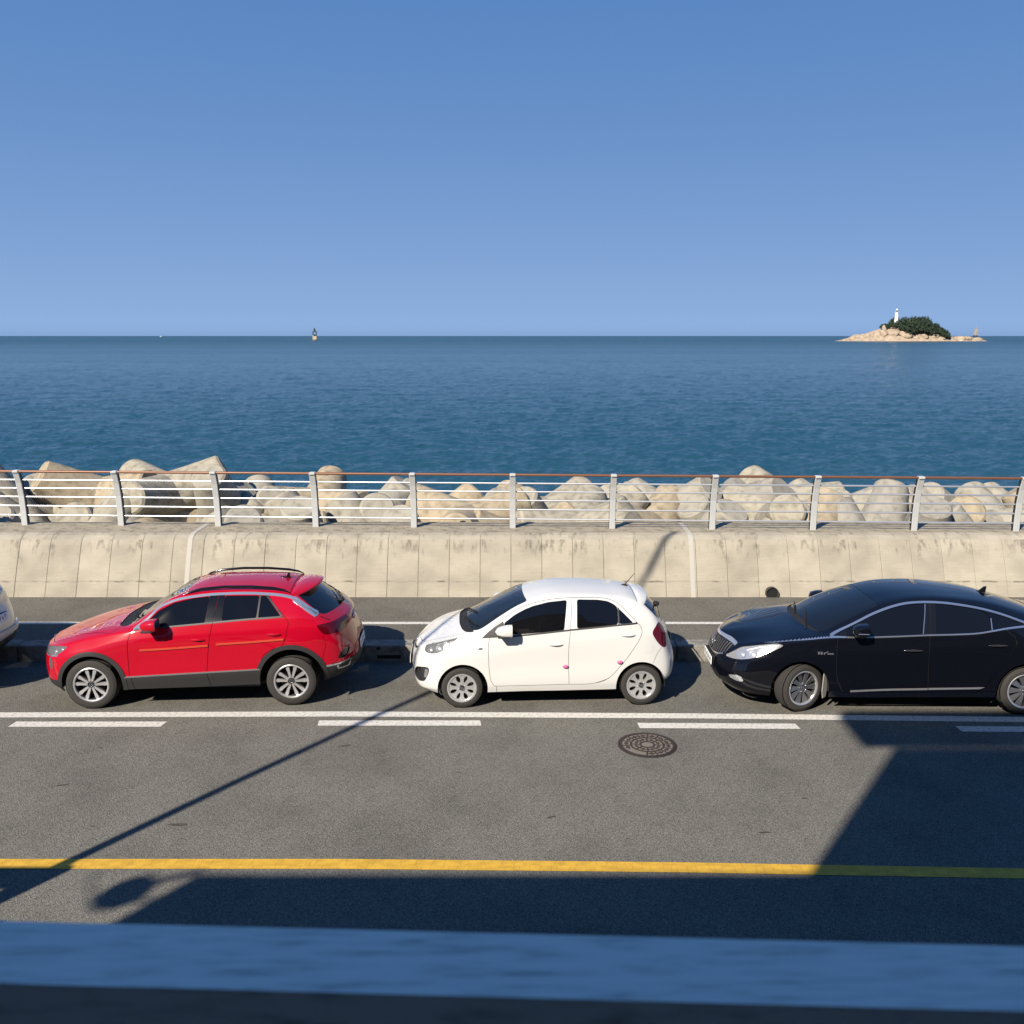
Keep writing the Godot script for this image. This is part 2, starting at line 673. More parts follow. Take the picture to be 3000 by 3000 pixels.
# ---------------------------------------------------------------- wheels and small car parts
func wheel(root: Node3D, kind: String, at: Vector3, outer: float, rim: float, width: float, side: float, turn := 0.0) -> void:
	var w := Node3D.new()
	w.name = "wheel"
	root.add_child(w, true)
	w.position = at
	w.rotation.y = turn + (0.0 if side > 0 else PI)
	var h := width / 2.0
	var ty := shape()
	var R := outer
	ty.lathe([[rim - 0.012, -h * 0.8], [rim + 0.012, -h * 0.96], [(R + rim) * 0.5, -h], [R - 0.03, -h * 0.93], [R - 0.008, -h * 0.78]])
	var grooves := 4
	var z := -h * 0.78
	var step := h * 1.56 / grooves
	for k in grooves:      # tread with real grooves
		ty.lathe([[R - 0.004 if k == 0 else R, z + 0.004], [R, z + step * 0.2], [R, z + step - 0.006]], Transform3D(), 48)
		if k < grooves - 1:
			ty.lathe([[R, z + step - 0.006], [R - 0.007, z + step - 0.004], [R - 0.007, z + step + 0.002], [R, z + step + 0.004]], Transform3D(), 48)
		z += step
	ty.lathe([[R - 0.008, h * 0.78], [R - 0.03, h * 0.93], [R - 0.045, h * 0.965], [(R + rim) * 0.5, h], [rim + 0.03, h * 0.985], [rim + 0.022, h * 1.0], [rim + 0.012, h * 0.96], [rim - 0.012, h * 0.8]], Transform3D(), 48)
	part("tyre", ty.mesh(), "tyre", w)
	var rm := shape()
	rm.lathe([[rim - 0.014, h * 0.70], [rim + 0.006, h * 0.86], [rim + 0.010, h * 0.93], [rim + 0.002, h * 0.965], [rim - 0.012, h * 0.92], [rim - 0.017, h * 0.74]], Transform3D(), 48)
	part("rim", rm.mesh(), "alloy", w)
	part("rim_barrel", shape().lathe([[rim - 0.017, h * 0.74], [rim - 0.024, 0.0], [rim - 0.03, -h * 0.7], [rim - 0.012, -h * 0.75]], Transform3D(), 40).mesh(), "grey_alloy", w)
	# brake disc and dark inside
	part("brake_disc", shape().lathe([[0.0, -0.012], [rim * 0.72, -0.012], [rim * 0.72, 0.004], [rim * 0.4, 0.004], [rim * 0.4, 0.02], [0.0, 0.02]], Transform3D(Basis(), Vector3(0, 0, -h * 0.15)), 32).mesh(), "brake", w)
	part("wheel_back", shape().lathe([[0.0, 0.0], [rim - 0.02, 0.0], [rim - 0.02, 0.002], [0.0, 0.002]], Transform3D(Basis(), Vector3(0, 0, -h * 0.45)), 24).mesh(), "dark", w)
	part("brake_caliper", shape().box(Vector3(rim * 0.62, 0.02, -h * 0.1), Vector3(0.06, 0.13, 0.05), 0.012).mesh(), "brake", w)
	var face := h * 0.78
	if kind == "ten":       # ten blades in five pairs
		for k in 5:
			for s in [-1, 1]:
				var a: float = TAU * k / 5.0 + 0.31 + s * 0.27
				var sp := shape()
				var poly := PackedVector2Array([Vector2(0.045, -0.013), Vector2(rim * 0.62, -0.019), Vector2(rim * 0.80, -0.025), Vector2(rim - 0.012, -0.014), Vector2(rim - 0.012, 0.014), Vector2(rim * 0.80, 0.022), Vector2(rim * 0.62, 0.015), Vector2(0.045, 0.012)])
				sp.prism(poly, 0.022, Transform3D(Basis(Vector3.BACK, a) * Basis(Vector3.UP, 0.06), Vector3(0, 0, face - 0.012)))
				part("spoke", sp.mesh(), "alloy", w)
				var deep := PackedVector2Array([Vector2(0.045, -0.020), Vector2(rim - 0.02, -0.024), Vector2(rim - 0.02, 0.024), Vector2(0.045, 0.020)])
				part("spoke_flank", shape().prism(deep, 0.03, Transform3D(Basis(Vector3.BACK, a), Vector3(0, 0, face - 0.05))).mesh(), "grey_alloy", w)
		part("hub", shape().lathe([[0.07, -0.03], [0.066, 0.006], [0.05, 0.014], [0.0, 0.016]], Transform3D(Basis(), Vector3(0, 0, face - 0.02)), 30).mesh(), "grey_alloy", w)
	elif kind == "holes":   # a face with eight oval openings
		var sp := shape()
		for k in 8:
			var a0 := TAU * k / 8.0
			var big: float = 1.0 if k % 2 == 0 else 0.8
			for half in 2:
				var b0 := a0 + (PI / 8.0) * half
				var sec := PackedVector2Array()
				for j in 7:
					var b := b0 + PI / 8.0 * j / 6.0
					sec.append(Vector2(cos(b), sin(b)) * (rim - 0.006))
				for j in 3:
					var b := b0 + PI / 8.0 * (2 - j) / 2.0
					sec.append(Vector2(cos(b), sin(b)) * 0.03)
				var mid := a0 + PI / 8.0
				var oval := PackedVector2Array()
				for j in 24:
					var c := TAU * j / 24.0
					var rad := rim * 0.64 + cos(c) * rim * 0.245
					var wd := rim * 0.17 * big * (0.62 + 0.38 * (cos(c) + 1.0) * 0.5)
					oval.append(Vector2(cos(mid), sin(mid)) * rad + Vector2(-sin(mid), cos(mid)) * sin(c) * wd)
				for g in Geometry2D.clip_polygons(sec, oval):
					sp.prism(g, 0.022, Transform3D(Basis(), Vector3(0, 0, face - 0.022)))
		part("wheel_face", sp.mesh(), "alloy", w)
		part("hub", shape().lathe([[0.034, 0], [0.033, 0.012], [0.0, 0.014]], Transform3D(Basis(), Vector3(0, 0, face)), 24).mesh(), "dark_gloss", w)
	else:                   # ten broad fan blades, dark faced
		for k in 10:
			var a := TAU * k / 10.0
			var poly := PackedVector2Array([Vector2(0.05, -0.014), Vector2(rim - 0.03, -0.046), Vector2(rim - 0.012, -0.040), Vector2(rim - 0.010, 0.030), Vector2(rim - 0.03, 0.036), Vector2(0.05, 0.010)])
			part("spoke", shape().prism(poly, 0.018, Transform3D(Basis(Vector3.BACK, a) * Basis(Vector3.RIGHT, 0.22), Vector3(0, 0, face - 0.022))).mesh(), "gun_alloy", w)
		part("hub", shape().lathe([[0.08, -0.03], [0.074, 0.0], [0.06, 0.008], [0.0, 0.010]], Transform3D(Basis(), Vector3(0, 0, face - 0.01)), 30).mesh(), "gun_alloy", w)
	var caps := {"ten": [5, 0.056], "holes": [4, 0.047], "fan": [5, 0.054]}
	for k in caps[kind][0]:
		var a: float = TAU * k / caps[kind][0] + 0.5
		part("wheel_nut", shape().lathe([[0.009, 0], [0.009, 0.012], [0.006, 0.016], [0, 0.016]], Transform3D(Basis(), Vector3(cos(a), sin(a), 0) * caps[kind][1] + Vector3(0, 0, face - 0.008)), 8).mesh(), "chrome", w)
	# emblem on the cap
	var cap := Transform3D(Basis(Vector3.BACK, -turn * 0.0), Vector3(0, 0, face + (0.0145 if kind == "holes" else -0.004 + (0.004 if kind == "fan" else 0.0))))
	if kind != "holes":
		part("hub_cap", shape().lathe([[0.031, -0.002], [0.030, 0.006], [0.0, 0.007]], cap, 24).mesh(), "dark_gloss", w)
		cap.origin.z += 0.007
	emblem(w, {"ten": "round", "holes": "oval", "fan": "slant"}[kind], cap, 0.026)

func ring_shape(rx: float, ry: float, r: float, t: Transform3D) -> Shape:
	var path := []
	for k in 25:
		path.append(t * Vector3(cos(TAU * k / 24.0) * rx, sin(TAU * k / 24.0) * ry, 0))
	return shape().tube(path, r, 6, false)

func emblem(parent: Node3D, kind: String, t: Transform3D, r: float) -> void:
	var s: Shape
	if kind == "round":
		s = ring_shape(r, r, r * 0.07, t)
		s.tube([t * Vector3(-0.55 * r, 0.75 * r, 0), t * Vector3(-0.05 * r, 0.1 * r, 0), t * Vector3(0.05 * r, 0.1 * r, 0), t * Vector3(0.55 * r, 0.75 * r, 0)], r * 0.08, 6)
		s.tube([t * Vector3(-0.85 * r, 0.2 * r, 0), t * Vector3(-0.42 * r, -0.75 * r, 0), t * Vector3(0, 0.05 * r, 0), t * Vector3(0.42 * r, -0.75 * r, 0), t * Vector3(0.85 * r, 0.2 * r, 0)], r * 0.08, 6)
	elif kind == "slant":
		s = ring_shape(r * 1.25, r * 0.8, r * 0.09, t)
		s.tube([t * Vector3(-0.45 * r, -0.6 * r, 0), t * Vector3(-0.1 * r, 0.65 * r, 0)], r * 0.13, 6)
		s.tube([t * Vector3(0.1 * r, -0.65 * r, 0), t * Vector3(0.45 * r, 0.6 * r, 0)], r * 0.13, 6)
		s.tube([t * Vector3(-0.35 * r, -0.12 * r, 0), t * Vector3(0.0, 0.02 * r, 0), t * Vector3(0.35 * r, 0.12 * r, 0)], r * 0.11, 6)
	else:
		s = ring_shape(r * 1.15, r * 0.68, r * 0.07, t)
		var m := text_mesh("KIA", r * 0.62)
		part("emblem_letters", m, "chrome", parent).transform = t.translated_local(Vector3(0, 0, 0.001))
	part("emblem", s.mesh(), "chrome", parent)

func text_mesh(words: String, size: float, bold := true) -> TextMesh:
	var f := SystemFont.new()
	f.font_names = PackedStringArray(["Droid Sans"])
	f.font_weight = 700 if bold else 400
	var m := TextMesh.new()
	m.text = words
	m.font = f
	m.font_size = 64
	m.pixel_size = size / 46.0
	m.depth = 0.002
	m.curve_step = 2.0
	return m

func mirror(root: Node3D, at: Vector3, size: Vector3, paint: String, side: float, low: String) -> void:
	# housing: rounded shell, glass to the rear; x runs to the rear of the car
	var w := Node3D.new()
	w.name = "wing_mirror"
	root.add_child(w, true)
	w.position = Vector3(at.x, at.y, at.z * side)
	w.scale.z = 1.0
	var hs := []
	var lower := []
	for i in 9:
		var t := i / 8.0
		var x := lerpf(-size.x * 0.5, size.x * 0.5, t)
		var f := sqrt(maxf(0.0, 1.0 - pow(1.0 - t, 2.6))) * 0.985 + 0.015
		var ring := []
		for k in 20:
			var a := TAU * k / 20.0
			var e := Vector2(signf(cos(a)) * pow(absf(cos(a)), 0.65), signf(sin(a)) * pow(absf(sin(a)), 0.65))
			ring.append(Vector3(x, e.y * size.y * 0.5 * f + (1 - t) * -size.y * 0.06, e.x * size.z * 0.5 * f * side))
		hs.append(ring)
	part("housing", shape().rings(hs).mesh(), paint, w)
	part("mirror_glass", shape().ball(Vector3(size.x * 0.5, 0, 0), Vector3(0.003, size.y * 0.42, size.z * 0.43), 16).mesh(), "mirror", w)
	part("trim", shape().box(Vector3(0.0, -size.y * 0.47, 0), Vector3(size.x * 0.72, 0.03, size.z * 0.8), 0.012).mesh(), low, w)
	part("mirror_foot", shape().box(Vector3(0.02, -size.y * 0.36, -side * (size.z * 0.5 + 0.03)), Vector3(size.x * 0.5, 0.05, 0.14), 0.015).mesh(), low, w)

func handle(up: Node3D, hit: Array, long: float, material: String, side: float) -> void:
	var t := frame_on(hit[0], hit[1])
	var bowl := []
	for i in 9:
		var u := i / 8.0 * 2.0 - 1.0
		var x := u * long * 0.5
		var r := 0.017 * sqrt(maxf(0.02, 1.0 - pow(absf(u), 2.5)))
		var ring := []
		for k in 12:
			var a := TAU * k / 12.0
			ring.append(t * Vector3(x, sin(a) * r * 0.9, 0.022 + cos(a) * r * 0.62 - 0.02 * pow(absf(u), 2.0)))
		bowl.append(ring)
	var s := shape().rings(bowl)
	var cup := shape().ball(t.origin - t.basis.z * 0.012, Vector3(long * 0.33, 0.03, 0.013), 16, t.basis)
	if side < 0:
		for q in [s, cup]:
			for i in q.v.size():
				q.v[i] = flip(q.v[i])
				q.n[i] = flip(q.n[i])
			for i in range(0, q.v.size(), 3):
				var a: Vector3 = q.v[i]
				q.v[i] = q.v[i + 1]
				q.v[i + 1] = a
				var b: Vector3 = q.n[i]
				q.n[i] = q.n[i + 1]
				q.n[i + 1] = b
	part("door_handle", s.mesh(), material, up)
	part("handle_recess", cup.mesh(), material, up)

func number_plate(root: Node3D, at: Vector3, out: Vector3, size := Vector2(0.52, 0.11)) -> void:
	var t := frame_on(at, out, Vector3(0, 0, 1) if out.x < 0 else Vector3(0, 0, -1))
	if t.basis.y.y < 0:
		t.basis.x = -t.basis.x
		t.basis.y = -t.basis.y
	var p := part("number_plate", shape().box(Vector3.ZERO, Vector3(size.x, size.y, 0.012), 0.004).mesh(), "plate", root)
	p.transform = t
	part("plate_frame", shape().box(Vector3(0, 0, -0.006), Vector3(size.x + 0.03, size.y + 0.026, 0.012), 0.004).mesh(), "dark", p)
	var marks := shape()   # the characters cannot be read in the photograph: short dark strokes of their size
	for k in 7:
		var w0 := size.x * (-0.40 + 0.133 * k)
		marks.box(Vector3(w0 - 0.012, 0, 0.0065), Vector3(0.010, size.y * 0.62, 0.001))
		marks.box(Vector3(w0 + 0.012, size.y * (0.12 if k % 2 == 0 else -0.1), 0.0065), Vector3(0.009, size.y * 0.40, 0.001))
		marks.box(Vector3(w0, size.y * (0.26 if k % 3 == 0 else -0.02), 0.0065), Vector3(0.03, size.y * 0.10, 0.001))
	part("plate_characters", marks.mesh(), "ink", p)

func seat(root: Node3D, x: float, z: float, y: float, width: float) -> void:
	var s := Node3D.new()
	s.name = "seat"
	root.add_child(s, true)
	s.position = Vector3(x, y, z)
	part("cushion", shape().box(Vector3(0, 0.02, 0), Vector3(0.50, 0.16, width), 0.05).mesh(), "seat", s)
	part("backrest", shape().box(Vector3(0.30, 0.32, 0), Vector3(0.15, 0.60, width), 0.05, Basis(Vector3.BACK, -0.25)).mesh(), "seat", s)
	for k in ([0.0] if width < 0.8 else [-0.4, 0.4]):
		part("head_rest", shape().box(Vector3(0.40, 0.70, k), Vector3(0.10, 0.17, 0.25), 0.04, Basis(Vector3.BACK, -0.2)).mesh(), "seat", s)

func cabin(root: Node3D, d: Dictionary) -> void:
	part("floor_pan", shape().box(Vector3((d.x0 + d.x1) / 2, 0.27, 0), Vector3(d.x1 - d.x0, 0.06, d.w * 1.68), 0.01).mesh(), "dark", root)
	var b := shape()
	b.box(Vector3(d.dash + 0.1, d.belt - 0.16, 0), Vector3(0.50, 0.26, d.w * 1.52), 0.06)
	part("dashboard", b.mesh(), "seat", root)
	var c: Vector3 = Vector3(d.dash + 0.44, d.belt - 0.10, d.w * 0.42)
	var t := Transform3D(Basis(Vector3.UP, PI / 2) * Basis(Vector3.RIGHT, -0.45), c)
	var st := ring_shape(0.18, 0.18, 0.014, t)
	st.tube([t * Vector3(-0.18, 0, 0), t * Vector3(0.18, 0, 0)], 0.014, 6)
	part("steering_wheel", st.mesh(), "dark", root)
	for z in [-0.42, 0.42]:
		seat(root, d.seat, z * d.w, d.belt - 0.62, 0.50)
	seat(root, d.seat + 0.86, 0.0, d.belt - 0.60, d.w * 1.45)
	if d.has("mir"):
		part("inside_mirror", shape().box(d.mir, Vector3(0.03, 0.065, 0.22), 0.012).mesh(), "dark", root)

func wheel_house(root: Node3D, x: float, y: float, r: float, w: float, deep: float) -> void:
	for s in [1.0, -1.0]:
		var t := Transform3D(Basis(), Vector3(x, y, 0))
		var b := shape()
		var n := 20
		for k in n:
			var a0 := -0.12 + (PI + 0.24) * k / n
			var a1 := -0.12 + (PI + 0.24) * (k + 1) / n
			var p0 := Vector3(cos(a0) * r, sin(a0) * r, 0)
			var p1 := Vector3(cos(a1) * r, sin(a1) * r, 0)
			var o := Vector3(0, 0, w * s)
			var i := Vector3(0, 0, (w - deep) * s)
			b.quad(t * (p0 + o), t * (p1 + o), t * (p1 + i), t * (p0 + i), -p0)
			b.flat(t * i, t * (p0 + i), t * (p1 + i), Vector3(0, 0, s))
		part("wheel_housing", b.mesh(), "dark", root)

func wiper(root: Node3D, a: Vector3, b: Vector3, c: Vector3, d: Vector3) -> void:
	# arm from a to b, blade from c to d
	var w := part("wiper", shape().tube([a, a.lerp(b, 0.5) + Vector3(0, 0.02, 0), b], [0.010, 0.008, 0.005], 6).mesh(), "dark", root)
	part("wiper_blade", shape().tube([c, c.lerp(d, 0.5) + Vector3(0, 0.006, 0), d], 0.007, 6).mesh(), "dark", w)

const BLACK_ROWS := [
	[[-0.92, 0.2, 0], [-1.02, 0.28, 0], [-1.05, 0.42, 0], [-1.04, 0.56, 0], [-0.95, 0.79, 0], [-0.93, 0.825, 0], [-0.915, 0.84, 0], [-0.9, 0.85, 0]],
	[[-0.88, 0.2, 0.4], [-0.97, 0.28, 0.44], [-1, 0.42, 0.46], [-0.97, 0.58, 0.46], [-0.85, 0.765, 0.43], [-0.76, 0.845, 0.36], [-0.73, 0.892, 0.2], [-0.72, 0.9, 0]],
	[[-0.74, 0.2, 0.68], [-0.8, 0.28, 0.74], [-0.83, 0.42, 0.765], [-0.8, 0.62, 0.75], [-0.67, 0.835, 0.67], [-0.52, 0.902, 0.52], [-0.48, 0.94, 0.28], [-0.46, 0.95, 0]],
	[[-0.46, 0.2, 0.83], [-0.48, 0.29, 0.885], [-0.48, 0.48, 0.905], [-0.47, 0.7, 0.885], [-0.42, 0.9, 0.8], [-0.27, 0.953, 0.63], [-0.24, 0.98, 0.33], [-0.22, 0.99, 0]],
	[[0, 0.2, 0.87], [0, 0.3, 0.915], [0, 0.54, 0.93], [0, 0.765, 0.918], [0, 0.962, 0.85], [0, 0.998, 0.67], [-0.02, 1.018, 0.35], [-0.03, 1.024, 0]],
	[[0.3, 0.205, 0.88], [0.3, 0.31, 0.92], [0.3, 0.56, 0.928], [0.3, 0.785, 0.925], [0.3, 1, 0.865], [0.25, 1.03, 0.71], [0.13, 1.052, 0.37], [0.09, 1.06, 0]],
	[[0.62, 0.205, 0.885], [0.62, 0.32, 0.922], [0.62, 0.58, 0.926], [0.62, 0.8, 0.925], [0.62, 1.005, 0.875], [0.56, 1.165, 0.72], [0.44, 1.185, 0.4], [0.39, 1.19, 0]],
	[[1, 0.21, 0.885], [1, 0.325, 0.922], [1, 0.6, 0.926], [1, 0.828, 0.925], [1, 1.018, 0.88], [0.94, 1.325, 0.635], [0.86, 1.345, 0.36], [0.82, 1.35, 0]],
	[[1.3, 0.215, 0.885], [1.3, 0.33, 0.922], [1.3, 0.61, 0.926], [1.3, 0.85, 0.925], [1.3, 1.033, 0.88], [1.28, 1.42, 0.59], [1.22, 1.445, 0.33], [1.2, 1.455, 0]],
	[[1.65, 0.22, 0.885], [1.65, 0.34, 0.922], [1.65, 0.62, 0.926], [1.65, 0.872, 0.925], [1.65, 1.05, 0.88], [1.65, 1.45, 0.575], [1.65, 1.48, 0.32], [1.65, 1.49, 0]],
	[[2.1, 0.225, 0.885], [2.1, 0.345, 0.922], [2.1, 0.63, 0.926], [2.1, 0.9, 0.923], [2.1, 1.072, 0.88], [2.1, 1.428, 0.575], [2.1, 1.46, 0.32], [2.1, 1.472, 0]],
	[[2.5, 0.23, 0.885], [2.5, 0.35, 0.92], [2.5, 0.64, 0.928], [2.5, 0.925, 0.92], [2.5, 1.13, 0.872], [2.5, 1.37, 0.59], [2.52, 1.408, 0.33], [2.53, 1.42, 0]],
	[[2.9, 0.235, 0.88], [2.9, 0.355, 0.915], [2.9, 0.65, 0.93], [2.9, 0.94, 0.91], [2.9, 1.15, 0.84], [2.9, 1.26, 0.64], [2.94, 1.3, 0.36], [2.96, 1.31, 0]],
	[[3.3, 0.25, 0.86], [3.3, 0.36, 0.895], [3.3, 0.64, 0.91], [3.3, 0.95, 0.885], [3.3, 1.12, 0.8], [3.27, 1.155, 0.69], [3.32, 1.185, 0.38], [3.34, 1.19, 0]],
	[[3.62, 0.26, 0.8], [3.66, 0.36, 0.84], [3.66, 0.6, 0.855], [3.65, 0.93, 0.83], [3.65, 1.08, 0.74], [3.63, 1.105, 0.62], [3.66, 1.12, 0.34], [3.67, 1.125, 0]],
	[[3.82, 0.27, 0.45], [3.9, 0.38, 0.48], [3.92, 0.6, 0.49], [3.88, 0.9, 0.48], [3.86, 1.06, 0.45], [3.84, 1.085, 0.38], [3.84, 1.09, 0.2], [3.84, 1.095, 0]],
	[[3.84, 0.27, 0], [3.93, 0.38, 0], [3.95, 0.6, 0], [3.91, 0.9, 0], [3.89, 1.06, 0], [3.88, 1.075, 0], [3.875, 1.08, 0], [3.87, 1.085, 0]]]
const BLACK_CREASE := [0, 0.4, 0, 0.7, 0.85, 0.3, 0, 0]
const RED_ROWS := [
	[[-0.66, 0.22, 0], [-0.76, 0.3, 0], [-0.8, 0.48, 0], [-0.795, 0.66, 0], [-0.755, 0.765, 0], [-0.74, 0.785, 0], [-0.725, 0.798, 0], [-0.71, 0.81, 0]],
	[[-0.61, 0.22, 0.36], [-0.7, 0.3, 0.4], [-0.745, 0.48, 0.42], [-0.74, 0.66, 0.41], [-0.7, 0.775, 0.39], [-0.64, 0.815, 0.34], [-0.6, 0.835, 0.2], [-0.59, 0.845, 0]],
	[[-0.49, 0.22, 0.65], [-0.56, 0.3, 0.7], [-0.59, 0.49, 0.725], [-0.59, 0.68, 0.715], [-0.55, 0.8, 0.66], [-0.45, 0.867, 0.54], [-0.42, 0.889, 0.3], [-0.4, 0.898, 0]],
	[[-0.34, 0.23, 0.81], [-0.37, 0.32, 0.855], [-0.38, 0.52, 0.875], [-0.38, 0.72, 0.86], [-0.35, 0.855, 0.775], [-0.26, 0.92, 0.61], [-0.22, 0.943, 0.32], [-0.2, 0.95, 0]],
	[[0, 0.24, 0.86], [0, 0.34, 0.9], [0, 0.56, 0.912], [0, 0.8, 0.9], [0, 0.945, 0.8], [0.03, 0.99, 0.645], [0.04, 1.003, 0.34], [0.04, 1.007, 0]],
	[[0.33, 0.25, 0.87], [0.33, 0.37, 0.905], [0.33, 0.62, 0.907], [0.33, 0.885, 0.9], [0.33, 1.01, 0.83], [0.3, 1.035, 0.68], [0.25, 1.04, 0.38], [0.22, 1.045, 0]],
	[[0.55, 0.265, 0.875], [0.55, 0.4, 0.905], [0.55, 0.65, 0.905], [0.55, 0.925, 0.9], [0.55, 1.045, 0.84], [0.53, 1.085, 0.735], [0.46, 1.075, 0.42], [0.42, 1.08, 0]],
	[[0.8, 0.27, 0.875], [0.8, 0.42, 0.908], [0.8, 0.66, 0.905], [0.8, 0.945, 0.9], [0.8, 1.072, 0.848], [0.78, 1.245, 0.715], [0.74, 1.25, 0.42], [0.7, 1.26, 0]],
	[[1.05, 0.275, 0.875], [1.05, 0.43, 0.91], [1.05, 0.67, 0.905], [1.05, 0.96, 0.9], [1.05, 1.095, 0.85], [1.02, 1.405, 0.645], [1, 1.4, 0.4], [0.97, 1.41, 0]],
	[[1.35, 0.28, 0.875], [1.35, 0.44, 0.91], [1.35, 0.69, 0.905], [1.35, 0.98, 0.9], [1.35, 1.12, 0.852], [1.3, 1.467, 0.6], [1.28, 1.497, 0.35], [1.26, 1.51, 0]],
	[[1.7, 0.29, 0.875], [1.7, 0.46, 0.91], [1.7, 0.71, 0.905], [1.7, 1, 0.9], [1.7, 1.15, 0.853], [1.7, 1.49, 0.59], [1.7, 1.53, 0.33], [1.7, 1.545, 0]],
	[[2.1, 0.3, 0.875], [2.1, 0.48, 0.908], [2.1, 0.73, 0.907], [2.1, 1.025, 0.902], [2.1, 1.18, 0.853], [2.1, 1.484, 0.585], [2.1, 1.53, 0.33], [2.1, 1.545, 0]],
	[[2.45, 0.305, 0.875], [2.45, 0.49, 0.9], [2.45, 0.76, 0.91], [2.45, 1.045, 0.9], [2.45, 1.2, 0.853], [2.46, 1.458, 0.585], [2.48, 1.51, 0.33], [2.49, 1.525, 0]],
	[[2.75, 0.31, 0.86], [2.75, 0.5, 0.885], [2.75, 0.77, 0.905], [2.75, 1.055, 0.893], [2.75, 1.2, 0.845], [2.7, 1.385, 0.625], [2.75, 1.425, 0.36], [2.78, 1.435, 0]],
	[[2.98, 0.32, 0.82], [3, 0.5, 0.855], [3, 0.78, 0.87], [2.98, 1.05, 0.86], [2.95, 1.165, 0.81], [2.93, 1.225, 0.7], [3, 1.255, 0.38], [3.04, 1.265, 0]],
	[[3.16, 0.34, 0.7], [3.23, 0.48, 0.765], [3.21, 0.7, 0.79], [3.14, 1.01, 0.79], [3.11, 1.1, 0.745], [3.09, 1.14, 0.66], [3.16, 1.155, 0.36], [3.19, 1.16, 0]],
	[[3.29, 0.35, 0.42], [3.4, 0.47, 0.46], [3.39, 0.68, 0.48], [3.27, 0.97, 0.5], [3.26, 1.05, 0.48], [3.23, 1.095, 0.42], [3.25, 1.11, 0.22], [3.26, 1.115, 0]],
	[[3.31, 0.35, 0], [3.42, 0.47, 0], [3.415, 0.68, 0], [3.32, 0.97, 0], [3.31, 1.055, 0], [3.3, 1.08, 0], [3.29, 1.09, 0], [3.285, 1.095, 0]]]
const RED_CREASE := [0, 0.3, 0, 0.7, 0.9, 0.35, 0, 0]
